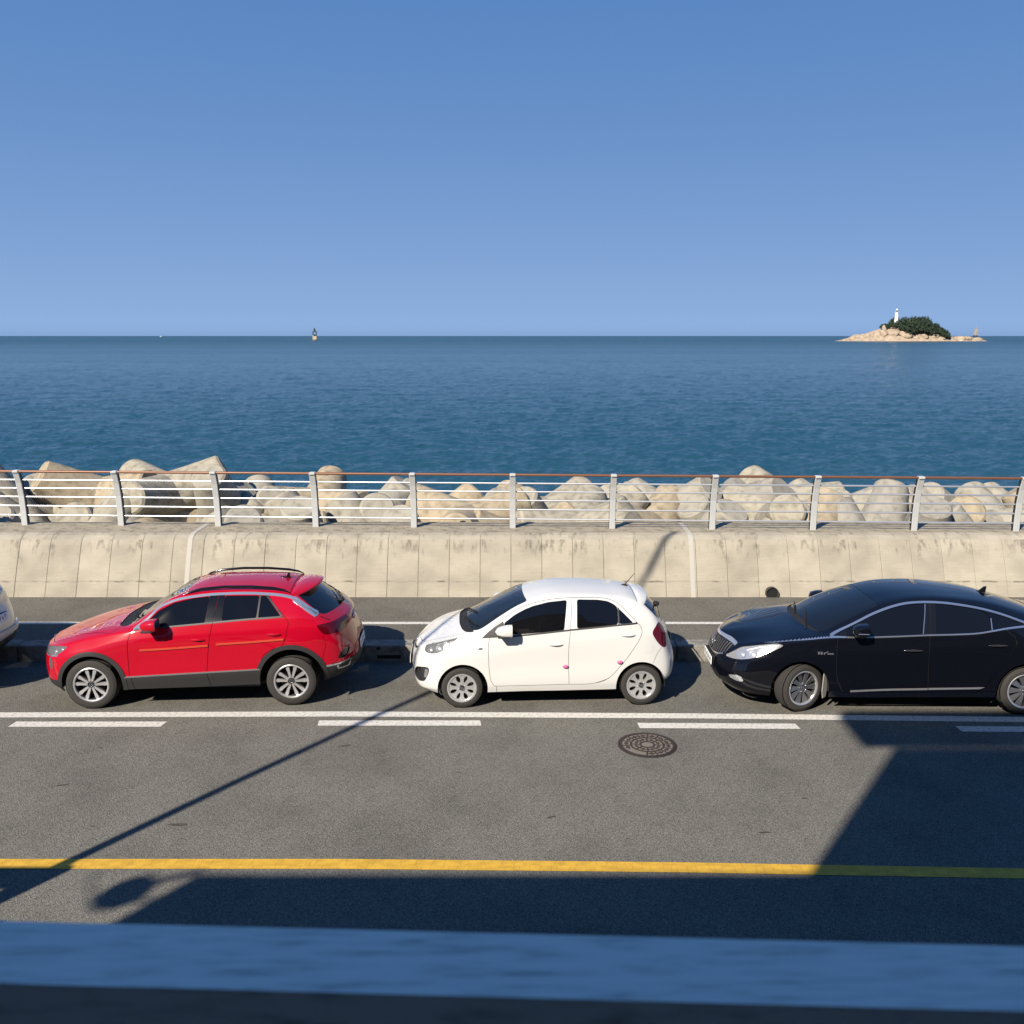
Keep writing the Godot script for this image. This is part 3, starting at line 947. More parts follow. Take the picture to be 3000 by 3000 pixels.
const WHITE_ROWS := [
	[[-0.58, 0.19, 0], [-0.66, 0.26, 0], [-0.69, 0.42, 0], [-0.67, 0.61, 0], [-0.61, 0.73, 0], [-0.595, 0.748, 0], [-0.58, 0.762, 0], [-0.565, 0.775, 0]],
	[[-0.54, 0.19, 0.36], [-0.62, 0.26, 0.4], [-0.645, 0.42, 0.41], [-0.62, 0.61, 0.4], [-0.56, 0.735, 0.37], [-0.47, 0.79, 0.31], [-0.43, 0.82, 0.17], [-0.42, 0.83, 0]],
	[[-0.44, 0.19, 0.6], [-0.52, 0.26, 0.645], [-0.54, 0.43, 0.655], [-0.51, 0.64, 0.635], [-0.44, 0.805, 0.56], [-0.32, 0.87, 0.44], [-0.28, 0.895, 0.24], [-0.27, 0.905, 0]],
	[[-0.3, 0.19, 0.72], [-0.33, 0.27, 0.765], [-0.34, 0.46, 0.775], [-0.33, 0.68, 0.755], [-0.27, 0.875, 0.665], [-0.16, 0.925, 0.53], [-0.17, 0.945, 0.28], [-0.17, 0.95, 0]],
	[[0, 0.2, 0.755], [0, 0.29, 0.79], [0, 0.52, 0.797], [0, 0.715, 0.785], [0, 0.94, 0.705], [0.05, 0.985, 0.6], [-0.03, 1.005, 0.31], [-0.06, 1.012, 0]],
	[[0.3, 0.21, 0.76], [0.3, 0.3, 0.79], [0.3, 0.54, 0.795], [0.3, 0.735, 0.79], [0.28, 0.955, 0.735], [0.24, 1.015, 0.655], [0.13, 1.065, 0.33], [0.09, 1.075, 0]],
	[[0.55, 0.215, 0.762], [0.55, 0.305, 0.79], [0.55, 0.56, 0.79], [0.55, 0.765, 0.79], [0.53, 0.965, 0.752], [0.5, 1.165, 0.635], [0.43, 1.205, 0.33], [0.39, 1.215, 0]],
	[[0.85, 0.22, 0.762], [0.85, 0.31, 0.79], [0.85, 0.58, 0.79], [0.85, 0.805, 0.79], [0.85, 0.985, 0.762], [0.8, 1.325, 0.565], [0.78, 1.36, 0.31], [0.76, 1.37, 0]],
	[[1.2, 0.22, 0.762], [1.2, 0.315, 0.79], [1.2, 0.6, 0.79], [1.2, 0.85, 0.79], [1.2, 1.018, 0.765], [1.16, 1.418, 0.535], [1.15, 1.46, 0.29], [1.14, 1.47, 0]],
	[[1.55, 0.222, 0.762], [1.55, 0.32, 0.79], [1.55, 0.61, 0.79], [1.55, 0.89, 0.79], [1.55, 1.05, 0.765], [1.55, 1.435, 0.53], [1.55, 1.473, 0.29], [1.55, 1.486, 0]],
	[[1.95, 0.225, 0.762], [1.95, 0.325, 0.79], [1.95, 0.6, 0.795], [1.95, 0.925, 0.79], [1.95, 1.084, 0.76], [1.95, 1.415, 0.53], [1.95, 1.456, 0.29], [1.95, 1.47, 0]],
	[[2.22, 0.23, 0.758], [2.22, 0.33, 0.79], [2.22, 0.58, 0.797], [2.22, 0.945, 0.783], [2.22, 1.103, 0.745], [2.25, 1.37, 0.54], [2.27, 1.42, 0.29], [2.28, 1.435, 0]],
	[[2.38, 0.24, 0.745], [2.38, 0.34, 0.785], [2.38, 0.56, 0.795], [2.38, 0.94, 0.77], [2.4, 1.105, 0.7], [2.42, 1.29, 0.565], [2.46, 1.33, 0.29], [2.48, 1.345, 0]],
	[[2.52, 0.25, 0.735], [2.56, 0.35, 0.775], [2.56, 0.56, 0.775], [2.54, 0.92, 0.735], [2.56, 1.055, 0.675], [2.58, 1.13, 0.6], [2.66, 1.155, 0.31], [2.685, 1.16, 0]],
	[[2.62, 0.27, 0.69], [2.7, 0.36, 0.725], [2.71, 0.55, 0.725], [2.65, 0.86, 0.695], [2.66, 0.97, 0.645], [2.67, 1.02, 0.55], [2.71, 1.04, 0.3], [2.73, 1.045, 0]],
	[[2.75, 0.28, 0.42], [2.84, 0.37, 0.46], [2.85, 0.55, 0.46], [2.77, 0.84, 0.45], [2.765, 0.92, 0.42], [2.76, 0.955, 0.36], [2.77, 0.975, 0.19], [2.775, 0.98, 0]],
	[[2.79, 0.28, 0], [2.88, 0.37, 0], [2.895, 0.55, 0], [2.82, 0.84, 0], [2.815, 0.92, 0], [2.81, 0.935, 0], [2.805, 0.945, 0], [2.8, 0.955, 0]]]
const WHITE_CREASE := [0, 0.4, 0, 0.55, 0.85, 0.3, 0, 0]

# ---------------------------------------------------------------- the parked cars
func arch(x: float, y: float, r: float, low := -0.2) -> PackedVector2Array:
	var a := PackedVector2Array()
	for k in 33:
		var t := PI * k / 32.0
		a.append(Vector2(x + cos(t) * r, y + sin(t) * r))
	a.append(Vector2(x - r * 0.98, low))
	a.append(Vector2(x + r * 0.98, low))
	return a

func P(a: Array, smooth := 0) -> PackedVector2Array:
	return rounded(a, smooth)

func Q(a: Array, r := 0.03) -> PackedVector2Array:
	return round_off(a, r)

func lamp_bowl(parent: Node3D, at: Vector3, out: Vector3, r: float) -> void:
	var t := frame_on(at, out, Vector3.UP)
	part("reflector", shape().lathe([[r, 0.0], [r * 1.06, 0.004], [r, 0.008], [r * 0.85, -0.004], [r * 0.5, -0.02], [0.0, -0.026]], t, 20).mesh(), "chrome", parent)
	part("bulb", shape().ball(t * Vector3(0, 0, -0.006), Vector3.ONE * r * 0.4, 12).mesh(), "bulb", parent)

func place_car(root: Node3D, x: float, z: float, yaw: float, roll: float, wheel_z: float) -> void:
	# the car leans towards the kerb with the road: turned about the line on which its near wheels stand
	var lean := Basis(Vector3.RIGHT, roll)
	var b := Basis(Vector3.UP, yaw) * lean
	var pivot := Vector3(0, 0, wheel_z)
	root.transform = Transform3D(b, Vector3(x, 0, z) + Basis(Vector3.UP, yaw) * pivot - b * pivot)

func red_car() -> void:
	var root := thing("red_crossover", "glossy red crossover with black wheel arch cladding and roof rails, parked by the kerb", "car", Vector3.ZERO, "cars parked along the kerb")
	var cuts := []
	cuts.append(["opening", "s", arch(0.02, 0.335, 0.395), "", 0.0, "h"])
	cuts.append(["opening", "s", arch(2.60, 0.365, 0.415), "", 0.0, "h"])
	# black cladding and the bright strip above the sill
	cuts.append(["bright_strip", "s", strip([[0.44, 0.437], [1.2, 0.474], [2.19, 0.515]], 0.010, 0), "chrome", 0.010, "ok"])
	cuts.append(["arch_cladding", "s", arch(0.02, 0.335, 0.452), "plastic", 0.010, "k"])
	cuts.append(["arch_cladding", "s", arch(2.60, 0.365, 0.475), "plastic", 0.010, "k"])
	cuts.append(["sill_joint", "s", strip([[0.53, 0.43], [0.55, 0.30], [0.6, 0.2]], 0.003, 0), "gap", -0.004, ""])
	cuts.append(["sill_joint", "s", strip([[1.505, 0.48], [1.54, 0.31], [1.56, 0.2]], 0.003, 0), "gap", -0.004, ""])
	cuts.append(["sill_cladding", "s", P([[0.3, 0.43], [2.3, 0.506], [2.3, 0.1], [0.3, 0.1]]), "plastic", 0.006, "k"])
	cuts.append(["front_lip", "s", P([[-0.9, 0.33], [-0.36, 0.40], [0.0, 0.3], [0.0, 0.0], [-0.9, 0.0]]), "plastic", 0.004, "k"])
	cuts.append(["front_lip", "f", P([[-0.1, 0.33], [0.9, 0.33], [0.9, 0.0], [-0.1, 0.0]]), "plastic", 0.004, "c"])
	cuts.append(["bright_strip", "s", strip([[3.0, 0.523], [3.17, 0.535], [3.34, 0.562]], 0.011), "chrome", 0.006, "ok"])
	cuts.append(["exhaust_trim", "s", strip([[3.19, 0.515], [3.20, 0.47], [3.32, 0.478], [3.345, 0.55]], 0.010, 0), "chrome", 0.006, "ok"])
	cuts.append(["rear_lip", "s", P([[2.9, 0.0], [2.9, 0.515], [3.17, 0.528], [3.45, 0.575], [3.45, 0.0]]), "plastic", 0.004, ""])
	cuts.append(["rear_strip", "r", strip([[0.0, 0.42], [0.35, 0.425], [0.62, 0.46]], 0.012), "chrome", 0.006, "oc"])
	cuts.append(["rear_lip", "r", P([[-0.1, 0.0], [0.9, 0.0], [0.9, 0.55], [0.42, 0.575], [0.32, 0.64], [-0.1, 0.64]]), "plastic", 0.004, "c"])
	cuts.append(["reflector_pocket", "s", P([[3.19, 0.60], [3.24, 0.71], [3.345, 0.735], [3.31, 0.61]], 1), "dark_gloss", -0.012, "k"])
	# bright line over the windows
	var bright := [[0.575, 1.055], [0.756, 1.193], [0.872, 1.303], [1.064, 1.392], [1.30, 1.434], [1.518, 1.456], [1.65, 1.462], [2.268, 1.452], [2.50, 1.425], [2.62, 1.395], [2.78, 1.296], [2.945, 1.196]]
	cuts.append(["window_chrome", "S", strip([[2.62, 1.392], [2.72, 1.335], [2.83, 1.262], [2.93, 1.202]], 0.026), "chrome_satin", 0.006, "ok"])
	cuts.append(["window_chrome", "S", strip(bright, 0.0135), "chrome_satin", 0.006, "ok"])
	# panes
	cuts.append(["window_pane", "S", Q([[0.665, 1.07], [0.76, 1.165], [0.88, 1.278], [1.066, 1.37], [1.30, 1.418], [1.525, 1.441], [1.495, 1.13]], 0.03), "tint", -0.006, "k>front_door"])
	cuts.append(["window_pane", "S", Q([[1.715, 1.15], [1.725, 1.446], [2.172, 1.441], [2.162, 1.188]], 0.03), "tint", -0.006, "k>rear_door"])
	cuts.append(["quarter_pane", "S", Q([[2.185, 1.19], [2.197, 1.44], [2.262, 1.436], [2.475, 1.212]], 0.02), "tint", -0.006, "k>rear_door"])
	cuts.append(["pillar_trim", "S", P([[1.495, 1.12], [1.525, 1.445], [1.64, 1.452], [1.60, 1.137]]), "dark_gloss", 0.0, ">front_door"])
	cuts.append(["pillar_trim", "S", P([[1.606, 1.14], [1.648, 1.452], [1.725, 1.45], [1.715, 1.15]]), "dark_gloss", 0.0, ">rear_door"])
	cuts.append(["pane_divider", "s", P([[2.162, 1.18], [2.172, 1.445], [2.197, 1.445], [2.185, 1.18]]), "rubber", 0.003, "o>rear_door"])
	cuts.append(["window_seal", "S", strip([[0.60, 1.055], [1.0, 1.088], [1.6, 1.138]], 0.009), "rubber", 0.004, "o>front_door"])
	cuts.append(["window_seal", "S", strip([[1.606, 1.139], [2.0, 1.172], [2.50, 1.204]], 0.010), "rubber", 0.004, "o>rear_door"])
	cuts.append(["window_seal", "S", strip([[2.26, 1.445], [2.40, 1.31], [2.50, 1.205]], 0.010, 0), "rubber", 0.004, "o>rear_door"])
	cuts.append(["mirror_sail", "s", P([[0.575, 1.045], [0.665, 1.07], [0.76, 1.165], [0.70, 1.145]]), "chrome_satin", 0.002, ">front_door"])
	var screen := [[0.42, -0.1], [0.42, 0.0], [0.43, 0.30], [0.475, 0.635], [0.60, 0.64], [0.80, 0.60], [0.95, 0.56], [1.085, 0.52], [1.13, 0.40], [1.17, 0.2], [1.18, 0.0], [1.18, -0.1]]
	cuts.append(["windscreen", "t", P(screen), "screen", -0.004, "c"])
	cuts.append(["scuttle", "t", Q([[0.25, -0.1], [0.25, 0.0], [0.257, 0.17], [0.29, 0.52], [0.36, 0.655], [0.44, 0.675], [0.50, 0.65], [0.43, 0.30], [0.43, -0.1]], 0.05), "dark", -0.012, "ck"])
	cuts.append(["rear_window", "t", Q([[2.62, -0.1], [2.62, 0.5], [2.70, 0.60], [2.80, 0.645], [2.965, 0.705], [3.03, 0.655], [3.105, 0.45], [3.16, 0.2], [3.17, 0.0], [3.17, -0.1]], 0.05), "tint", -0.006, "ck"])
	# lamps
	cuts.append(["head_lamp", "s", Q([[-0.276, 0.838], [-0.33, 0.79], [-0.41, 0.735], [-0.50, 0.715], [-0.66, 0.71], [-0.66, 0.765], [-0.545, 0.805], [-0.40, 0.832]], 0.05), "lamp_dark", -0.02, "kL"])
	cuts.append(["lamp_strip", "s", strip([[-0.66, 0.70], [-0.50, 0.705], [-0.41, 0.725]], 0.009), "chrome", 0.004, "o"])
	cuts.append(["grille", "f", P([[-0.1, 0.66], [0.40, 0.67], [0.72, 0.70], [0.72, 0.775], [0.45, 0.765], [-0.1, 0.755]]), "grille", -0.012, "ck"])
	cuts.append(["fog_lamp", "s", disc(-0.535, 0.60, 0.032, 0.085, 20), "dark_gloss", -0.006, "kL"])
	cuts.append(["lower_grille", "f", P([[-0.1, 0.34], [0.38, 0.34], [0.45, 0.50], [-0.1, 0.50]]), "grille", -0.012, "ck"])
	cuts.append(["tail_lamp", "s", Q([[2.932, 1.088], [2.985, 1.01], [3.036, 0.95], [3.30, 0.955], [3.30, 1.085], [3.124, 1.098]], 0.05), "tail", -0.003, "k"])
	cuts.append(["tail_lamp", "r", Q([[0.42, 0.955], [0.85, 0.955], [0.85, 1.075], [0.42, 1.075]], 0.05), "tail", -0.003, "k"])
	# shut lines
	var fd := [[0.545, 1.04], [0.513, 0.916], [0.505, 0.7], [0.51, 0.46]]
	var bp := [[1.645, 1.452], [1.62, 1.26], [1.598, 1.137], [1.548, 0.868], [1.507, 0.485]]
	var rd := [[2.29, 1.435], [2.42, 1.30], [2.535, 1.2], [2.573, 1.152], [2.56, 1.02], [2.534, 0.913], [2.50, 0.84], [2.36, 0.78], [2.25, 0.70], [2.20, 0.60], [2.17, 0.515]]
	for l in [fd, bp, rd]:
		cuts.append(["shut_line", "S", strip(l, 0.0035), "gap", -0.006, ""])
	cuts.append(["shut_line", "t", strip([[-0.735, -0.1], [-0.715, 0.12], [-0.655, 0.33], [-0.54, 0.56], [-0.309, 0.60], [-0.038, 0.665], [0.16, 0.75], [0.262, 0.795], [0.31, 0.73], [0.35, 0.665]], 0.004), "gap", -0.006, "c"])
	cuts.append(["shut_line", "S", strip([[2.98, 1.175], [3.03, 1.15], [3.10, 1.115]], 0.003), "gap", -0.005, ""])
	cuts.append(["shut_line", "S", strip([[3.02, 0.945], [3.05, 0.80], [3.02, 0.70], [3.0, 0.53]], 0.0025), "gap", -0.004, ""])
	cuts.append(["door_guard", "s", strip([[0.66, 0.797], [1.0, 0.813], [1.537, 0.846]], 0.011), "guard", 0.014, "ok>front_door"])
	cuts.append(["door_guard", "s", strip([[1.645, 0.861], [2.1, 0.886], [2.517, 0.916]], 0.011), "guard", 0.014, "ok>rear_door"])
	# panels
	var f := fd.duplicate()
	f.append_array([[0.54, 0.25], [1.53, 0.25]])
	var b := bp.duplicate()
	b.reverse()
	f.append_array(b)
	f.append_array([[1.3, 1.43], [1.06, 1.388], [0.87, 1.30], [0.755, 1.19]])
	cuts.append(["front_door", "S", P(f), "red", 0.0, ""])
	var g := bp.duplicate()
	g.append_array([[1.53, 0.25], [2.17, 0.25]])
	var h := rd.duplicate()
	h.reverse()
	g.append_array(h)
	cuts.append(["rear_door", "S", P(g), "red", 0.0, ""])
	cuts.append(["bonnet", "t", P([[-0.76, -0.1], [-0.72, 0.1], [-0.655, 0.33], [-0.54, 0.56], [-0.309, 0.60], [-0.038, 0.665], [0.16, 0.75], [0.262, 0.795], [0.35, 0.665], [0.30, 0.3], [0.26, -0.1]]), "red", 0.0, "c"])
	cuts.append(["roof_panel", "t", P([[1.1, -0.1], [1.0, 0.53], [1.3, 0.53], [2.60, 0.53], [2.60, -0.1]]), "red", 0.0, "c"])
	cuts.append(["tailgate", "r", P([[-0.1, 0.66], [0.42, 0.66], [0.56, 0.80], [0.72, 1.0], [0.70, 1.17], [-0.1, 1.25]]), "red", 0.0, "c"])
	var body := car_body(root, {"rows": RED_ROWS, "crease": RED_CREASE, "cuts": cuts, "paint": "red", "lining": [0.45, 3.0]})
	var skin: Array = body.skin
	for s in [1.0, -1.0]:
		var side := "0" if s > 0 else "1"
		handle(body.made["front_door" + side], touch(skin, "s", 1.41, 0.928), 0.20, "red", s)
		handle(body.made["rear_door" + side], touch(skin, "s", 2.395, 0.986), 0.20, "red", s)
		mirror(root, Vector3(0.82, 1.16, 1.0), Vector3(0.22, 0.15, 0.23), "red", s, "plastic")
		var q := touch(skin, "s", -0.36, 0.795)
		for lens in [[-0.36, 0.80, 0.024], [-0.46, 0.765, 0.027]]:
			var hl := touch(skin, "s", lens[0], lens[1])
			var at: Vector3 = hl[0] - hl[1] * 0.014
			lamp_bowl(body.made["head_lamp" + side], at if s > 0 else flip(at), hl[1] if s > 0 else flip(hl[1]), lens[2])
		# roof rails
		var rail := []
		for e in [[1.14, 1.425, 0.60], [1.22, 1.475, 0.59], [1.40, 1.524, 0.575], [1.70, 1.548, 0.565], [2.05, 1.545, 0.56], [2.35, 1.52, 0.56], [2.48, 1.493, 0.565], [2.56, 1.455, 0.57]]:
			rail.append(Vector3(e[0], e[1], e[2] * s))
		var rr := []
		for i in rail.size():
			rr.append([0.006, 0.014, 0.018, 0.018, 0.018, 0.018, 0.014, 0.006][i])
		part("roof_rail", shape().tube(rail, rr, 8).mesh(), "dark_gloss", root)
	wheel(root, "ten", Vector3(0, 0.333, 0.785), 0.333, 0.222, 0.215, 1)
	wheel(root, "ten", Vector3(2.59, 0.333, 0.785), 0.333, 0.222, 0.215, 1)
	wheel(root, "ten", Vector3(0, 0.333, -0.785), 0.333, 0.222, 0.215, -1)
	wheel(root, "ten", Vector3(2.59, 0.333, -0.785), 0.333, 0.222, 0.215, -1)
	wheel_house(root, 0.02, 0.335, 0.40, 0.87, 0.34)
	wheel_house(root, 2.60, 0.365, 0.42, 0.87, 0.34)
	part("underbody", shape().box(Vector3(1.3, 0.30, 0), Vector3(1.75, 0.10, 1.66), 0.02).mesh(), "dark", root)
	# roof spoiler
	var sp := []
	for i in 21:
		var w := -1.0 + 2.0 * i / 20.0
		var z := w * 0.575
		var top := touch(skin, "t", 2.56, absf(z) * 0.97)
		var y0: float = top[0].y
		var tail := 2.915 - 0.27 * pow(absf(w), 2.4)
		var y1 := 1.508 - 0.085 * pow(absf(w), 2.0)
		var mid := (2.56 + tail) * 0.5
		var ring := []
		for e in [[2.555, y0 - 0.004], [mid, (y0 + y1) * 0.5 + 0.008], [tail - 0.02, y1 + 0.006], [tail, y1 - 0.006], [tail - 0.004, y1 - 0.030], [mid, (y0 + y1) * 0.5 - 0.045], [2.60, y0 - 0.06]]:
			ring.append(Vector3(e[0], e[1], z))
		sp.append(ring)
	part("roof_spoiler", shape().rings(sp).mesh(), "red", root)
	part("spoiler_joint", shape().tube(range(15).map(func(i): return touch(skin, "t", 2.558, absf(-0.56 + 0.08 * i))[0] * Vector3(1, 1, 0) + Vector3(0, 0.002, -0.56 + 0.08 * i)), 0.004, 6).mesh(), "gap", root)
	# aerial, rear wiper, badge, plates
	var fy: float = touch(skin, "t", 2.40, 0.001)[0].y
	part("aerial", shape().prism(P([[2.32, fy - 0.005], [2.41, fy + 0.012], [2.445, fy + 0.07], [2.462, fy + 0.065], [2.468, fy - 0.008]]), 0.018, Transform3D(Basis(), Vector3(0, 0, -0.009))).mesh(), "dark_gloss", root)
	part("aerial_base", shape().ball(Vector3(2.40, fy, 0), Vector3(0.085, 0.014, 0.03), 16).mesh(), "dark_gloss", root)
	var w0: Vector3 = touch(skin, "t", 3.15, 0.001)[0] + Vector3(0.01, 0.02, -0.02)
	wiper(root, w0, touch(skin, "t", 3.06, 0.30)[0] * Vector3(1, 1, -1) + Vector3(0.015, 0.02, 0), touch(skin, "t", 3.11, 0.10)[0] * Vector3(1, 1, -1) + Vector3(0.012, 0.015, 0), touch(skin, "t", 2.98, 0.45)[0] * Vector3(1, 1, -1) + Vector3(0.012, 0.015, 0))
	part("wiper_boss", shape().ball(w0, Vector3(0.045, 0.03, 0.05), 12).mesh(), "dark", root)
	emblem(root, "round", frame_on(touch(skin, "r", 0.001, 1.0)[0] + Vector3(0.006, 0, 0), Vector3(1, 0.25, 0), Vector3(0, 0, -1)), 0.062)
	emblem(root, "round", frame_on(touch(skin, "f", 0.001, 0.70)[0] + Vector3(-0.008, 0, 0), Vector3(-1, 0.1, 0), Vector3(0, 0, 1)), 0.065)
	number_plate(root, touch(skin, "r", 0.001, 0.64)[0] + Vector3(0.015, 0.0, 0), Vector3(1, 0.12, 0))
	number_plate(root, touch(skin, "f", 0.001, 0.53)[0] + Vector3(-0.012, 0, 0), Vector3(-1, 0.02, 0))
	for k in 3:
		var y := 0.675 + 0.032 * k
		var bar := []
		for i in 13:
			var z := -0.40 + 0.8 * i / 12.0
			var c := touch(skin, "f", absf(z), y)
			bar.append(Vector3(c[0].x + 0.002, y, z))
		part("grille_bar", shape().tube(bar, 0.005, 6).mesh(), "dark_gloss" if k != 1 else "chrome", root)
	wiper(root, touch(skin, "t", 0.36, 0.05)[0] + Vector3(0, 0.01, 0), touch(skin, "t", 0.47, 0.45)[0] + Vector3(0, 0.012, 0), touch(skin, "t", 0.45, 0.12)[0] + Vector3(0, 0.012, 0), touch(skin, "t", 0.51, 0.60)[0] + Vector3(0, 0.012, 0))
	cabin(root, {"x0": 0.3, "x1": 2.9, "w": 0.80, "dash": 0.5, "belt": 1.08, "seat": 1.15, "mir": Vector3(1.02, 1.34, 0)})
	place_car(root, -5.541, -12.612, deg_to_rad(2.87), deg_to_rad(-1.2), 0.80)

func white_car() -> void:
	var root := thing("white_hatchback", "small white five door hatchback with tinted windows and eight hole alloy wheels", "car", Vector3.ZERO, "cars parked along the kerb")
	var cuts := []
	cuts.append(["opening", "s", arch(0.01, 0.275, 0.328), "", 0.0, "h"])
	cuts.append(["opening", "s", arch(2.355, 0.278, 0.325), "", 0.0, "h"])
	cuts.append(["front_lip", "s", P([[-0.9, 0.215], [-0.5, 0.215], [-0.30, 0.20], [-0.2, 0.0], [-0.9, 0.0]]), "plastic", 0.002, ""])
	cuts.append(["front_lip", "f", P([[-0.1, 0.215], [0.62, 0.215], [0.62, 0.0], [-0.1, 0.0]]), "plastic", 0.002, "c"])
	cuts.append(["sill_joint", "s", strip([[0.42, 0.302], [0.9, 0.305], [1.4, 0.312], [1.74, 0.321], [1.93, 0.385]], 0.003), "gap_soft", -0.004, ""])
	# panes, door by door
	cuts.append(["window_pane", "S", Q([[0.553, 1.118], [0.70, 1.222], [0.83, 1.285], [0.95, 1.328], [1.15, 1.373], [1.39, 1.395], [1.34, 1.036], [0.72, 0.985], [0.60, 1.0]], 0.03), "tint", -0.008, "k>front_door"])
	cuts.append(["window_pane", "S", Q([[1.507, 1.058], [1.522, 1.400], [1.80, 1.393], [1.93, 1.374], [2.01, 1.338], [2.055, 1.30], [2.050, 1.105]], 0.03), "tint", -0.008, "k>rear_door"])
	cuts.append(["quarter_pane", "S", Q([[2.068, 1.107], [2.073, 1.285], [2.15, 1.215], [2.25, 1.118]], 0.02), "tint", -0.008, "k>rear_door"])
	cuts.append(["pane_divider", "s", P([[2.050, 1.10], [2.055, 1.305], [2.073, 1.29], [2.068, 1.10]]), "rubber", 0.003, "o>rear_door"])
	cuts.append(["window_seal", "S", strip([[0.56, 0.957], [0.72, 0.970], [1.05, 1.002], [1.42, 1.040]], 0.010), "rubber", 0.004, "o>front_door"])
	cuts.append(["window_seal", "S", strip([[1.425, 1.041], [1.8, 1.073], [2.06, 1.095], [2.305, 1.11]], 0.010), "rubber", 0.004, "o>rear_door"])
	cuts.append(["mirror_sail", "s", P([[0.262, 0.938], [0.36, 1.02], [0.545, 1.142], [0.56, 1.10], [0.60, 1.0], [0.56, 0.96], [0.43, 0.948]]), "plastic", 0.002, "k"])
	# glass over the middle
	cuts.append(["windscreen", "t", Q([[0.07, -0.1], [0.07, 0.0], [0.075, 0.15], [0.10, 0.40], [0.155, 0.615], [0.25, 0.632], [0.39, 0.615], [0.52, 0.585], [0.70, 0.535], [0.87, 0.498], [0.845, 0.30], [0.835, 0.15], [0.832, 0.0], [0.832, -0.1]], 0.05), "screen", -0.004, "c"])
	cuts.append(["scuttle", "t", Q([[-0.035, -0.1], [-0.035, 0.0], [-0.03, 0.27], [0.0, 0.47], [0.045, 0.59], [0.10, 0.63], [0.17, 0.645], [0.10, 0.40], [0.08, 0.15], [0.08, -0.1]], 0.05), "dark", -0.014, "ck"])
	cuts.append(["rear_window", "t", Q([[2.40, -0.1], [2.39, 0.40], [2.42, 0.525], [2.50, 0.565], [2.60, 0.575], [2.655, 0.45], [2.69, 0.25], [2.70, 0.0], [2.70, -0.1]], 0.05), "tint", -0.006, "ck"])
	# lamps
	cuts.append(["head_lamp", "s", Q([[-0.029, 0.953], [-0.14, 0.945], [-0.27, 0.905], [-0.38, 0.855], [-0.465, 0.80], [-0.492, 0.745], [-0.468, 0.718], [-0.36, 0.728], [-0.255, 0.768], [-0.15, 0.845]], 0.05), "lamp_white", -0.03, "kL"])
	cuts.append(["fog_recess", "s", P([[-0.61, 0.50], [-0.55, 0.535], [-0.435, 0.555], [-0.425, 0.50], [-0.465, 0.395], [-0.50, 0.345], [-0.60, 0.335], [-0.64, 0.40]], 2), "plastic", -0.03, "k"])
	cuts.append(["grille", "f", P([[-0.1, 0.66], [0.24, 0.665], [0.33, 0.70], [0.31, 0.715], [0.22, 0.695], [-0.1, 0.69]]), "grille", -0.012, "ck"])
	cuts.append(["lower_grille", "f", P([[-0.1, 0.27], [0.36, 0.27], [0.40, 0.36], [0.34, 0.48], [-0.1, 0.50]], 0), "grille", -0.012, "ck"])
	var tl := [[2.608, 1.10], [2.55, 1.045], [2.50, 0.978], [2.54, 0.90], [2.60, 0.82], [2.655, 0.772], [2.715, 0.768], [2.72, 0.85], [2.69, 1.0]]
	cuts.append(["tail_lamp", "S", Q(tl, 0.04), "tail", -0.003, "k"])
	# shut lines
	var fd := [[0.40, 1.045], [0.373, 0.965], [0.350, 0.85], [0.349, 0.72], [0.362, 0.50], [0.382, 0.374], [0.425, 0.302]]
	var ftop := [[0.40, 1.045], [0.56, 1.176], [0.68, 1.256], [0.794, 1.305], [0.93, 1.352], [1.086, 1.388], [1.25, 1.410], [1.458, 1.420]]
	var bp := [[1.46, 1.420], [1.435, 1.18], [1.421, 1.039], [1.399, 0.80], [1.398, 0.55], [1.406, 0.313]]
	var rd := [[1.46, 1.420], [1.75, 1.415], [1.93, 1.400], [2.02, 1.370], [2.098, 1.322], [2.20, 1.222], [2.308, 1.11], [2.352, 1.06], [2.366, 1.005], [2.34, 0.93], [2.255, 0.787], [2.16, 0.65], [2.08, 0.548], [2.0, 0.455], [1.924, 0.388], [1.84, 0.342], [1.74, 0.321]]
	for l in [fd, ftop, bp, rd]:
		cuts.append(["shut_line", "S", strip(l, 0.0028), "gap_soft", -0.005, ""])
	cuts.append(["shut_line", "t", strip([[-0.565, -0.1], [-0.56, 0.1], [-0.535, 0.22], [-0.49, 0.315], [-0.40, 0.42], [-0.27, 0.52], [-0.10, 0.60], [0.03, 0.62], [0.09, 0.60]], 0.0028), "gap_soft", -0.005, "c"])
	cuts.append(["shut_line", "S", strip([[2.64, 0.775], [2.60, 0.74], [2.55, 0.66], [2.515, 0.58]], 0.0022), "gap_soft", -0.004, ""])
	cuts.append(["shut_line", "S", strip([[0.455, 0.295], [0.455, 0.2]], 0.003, 0), "gap_soft", -0.004, ""])
	cuts.append(["fuel_flap", "s", disc(2.438, 0.797, 0.076, 0.076, 32), "white", 0.002, "k"])
	# panels
	var f := fd.duplicate()
	f.reverse()
	f.append_array(ftop.slice(1))
	f.append_array(bp.slice(1))
	cuts.append(["front_door", "S", P(f), "white", 0.0, ""])
	var g := bp.duplicate()
	g.reverse()
	g.append_array(rd.slice(1))
	cuts.append(["rear_door", "S", P(g), "white", 0.0, ""])
	cuts.append(["bonnet", "t", P([[-0.60, -0.1], [-0.57, 0.1], [-0.535, 0.22], [-0.49, 0.315], [-0.40, 0.42], [-0.27, 0.52], [-0.10, 0.60], [0.03, 0.62], [0.09, 0.60], [0.0, 0.3], [-0.03, -0.1]]), "white", 0.0, "c"])
	cuts.append(["roof_panel", "t", P([[0.78, -0.1], [0.80, 0.48], [1.2, 0.492], [2.33, 0.492], [2.40, 0.3], [2.42, -0.1]]), "white", 0.0, "c"])
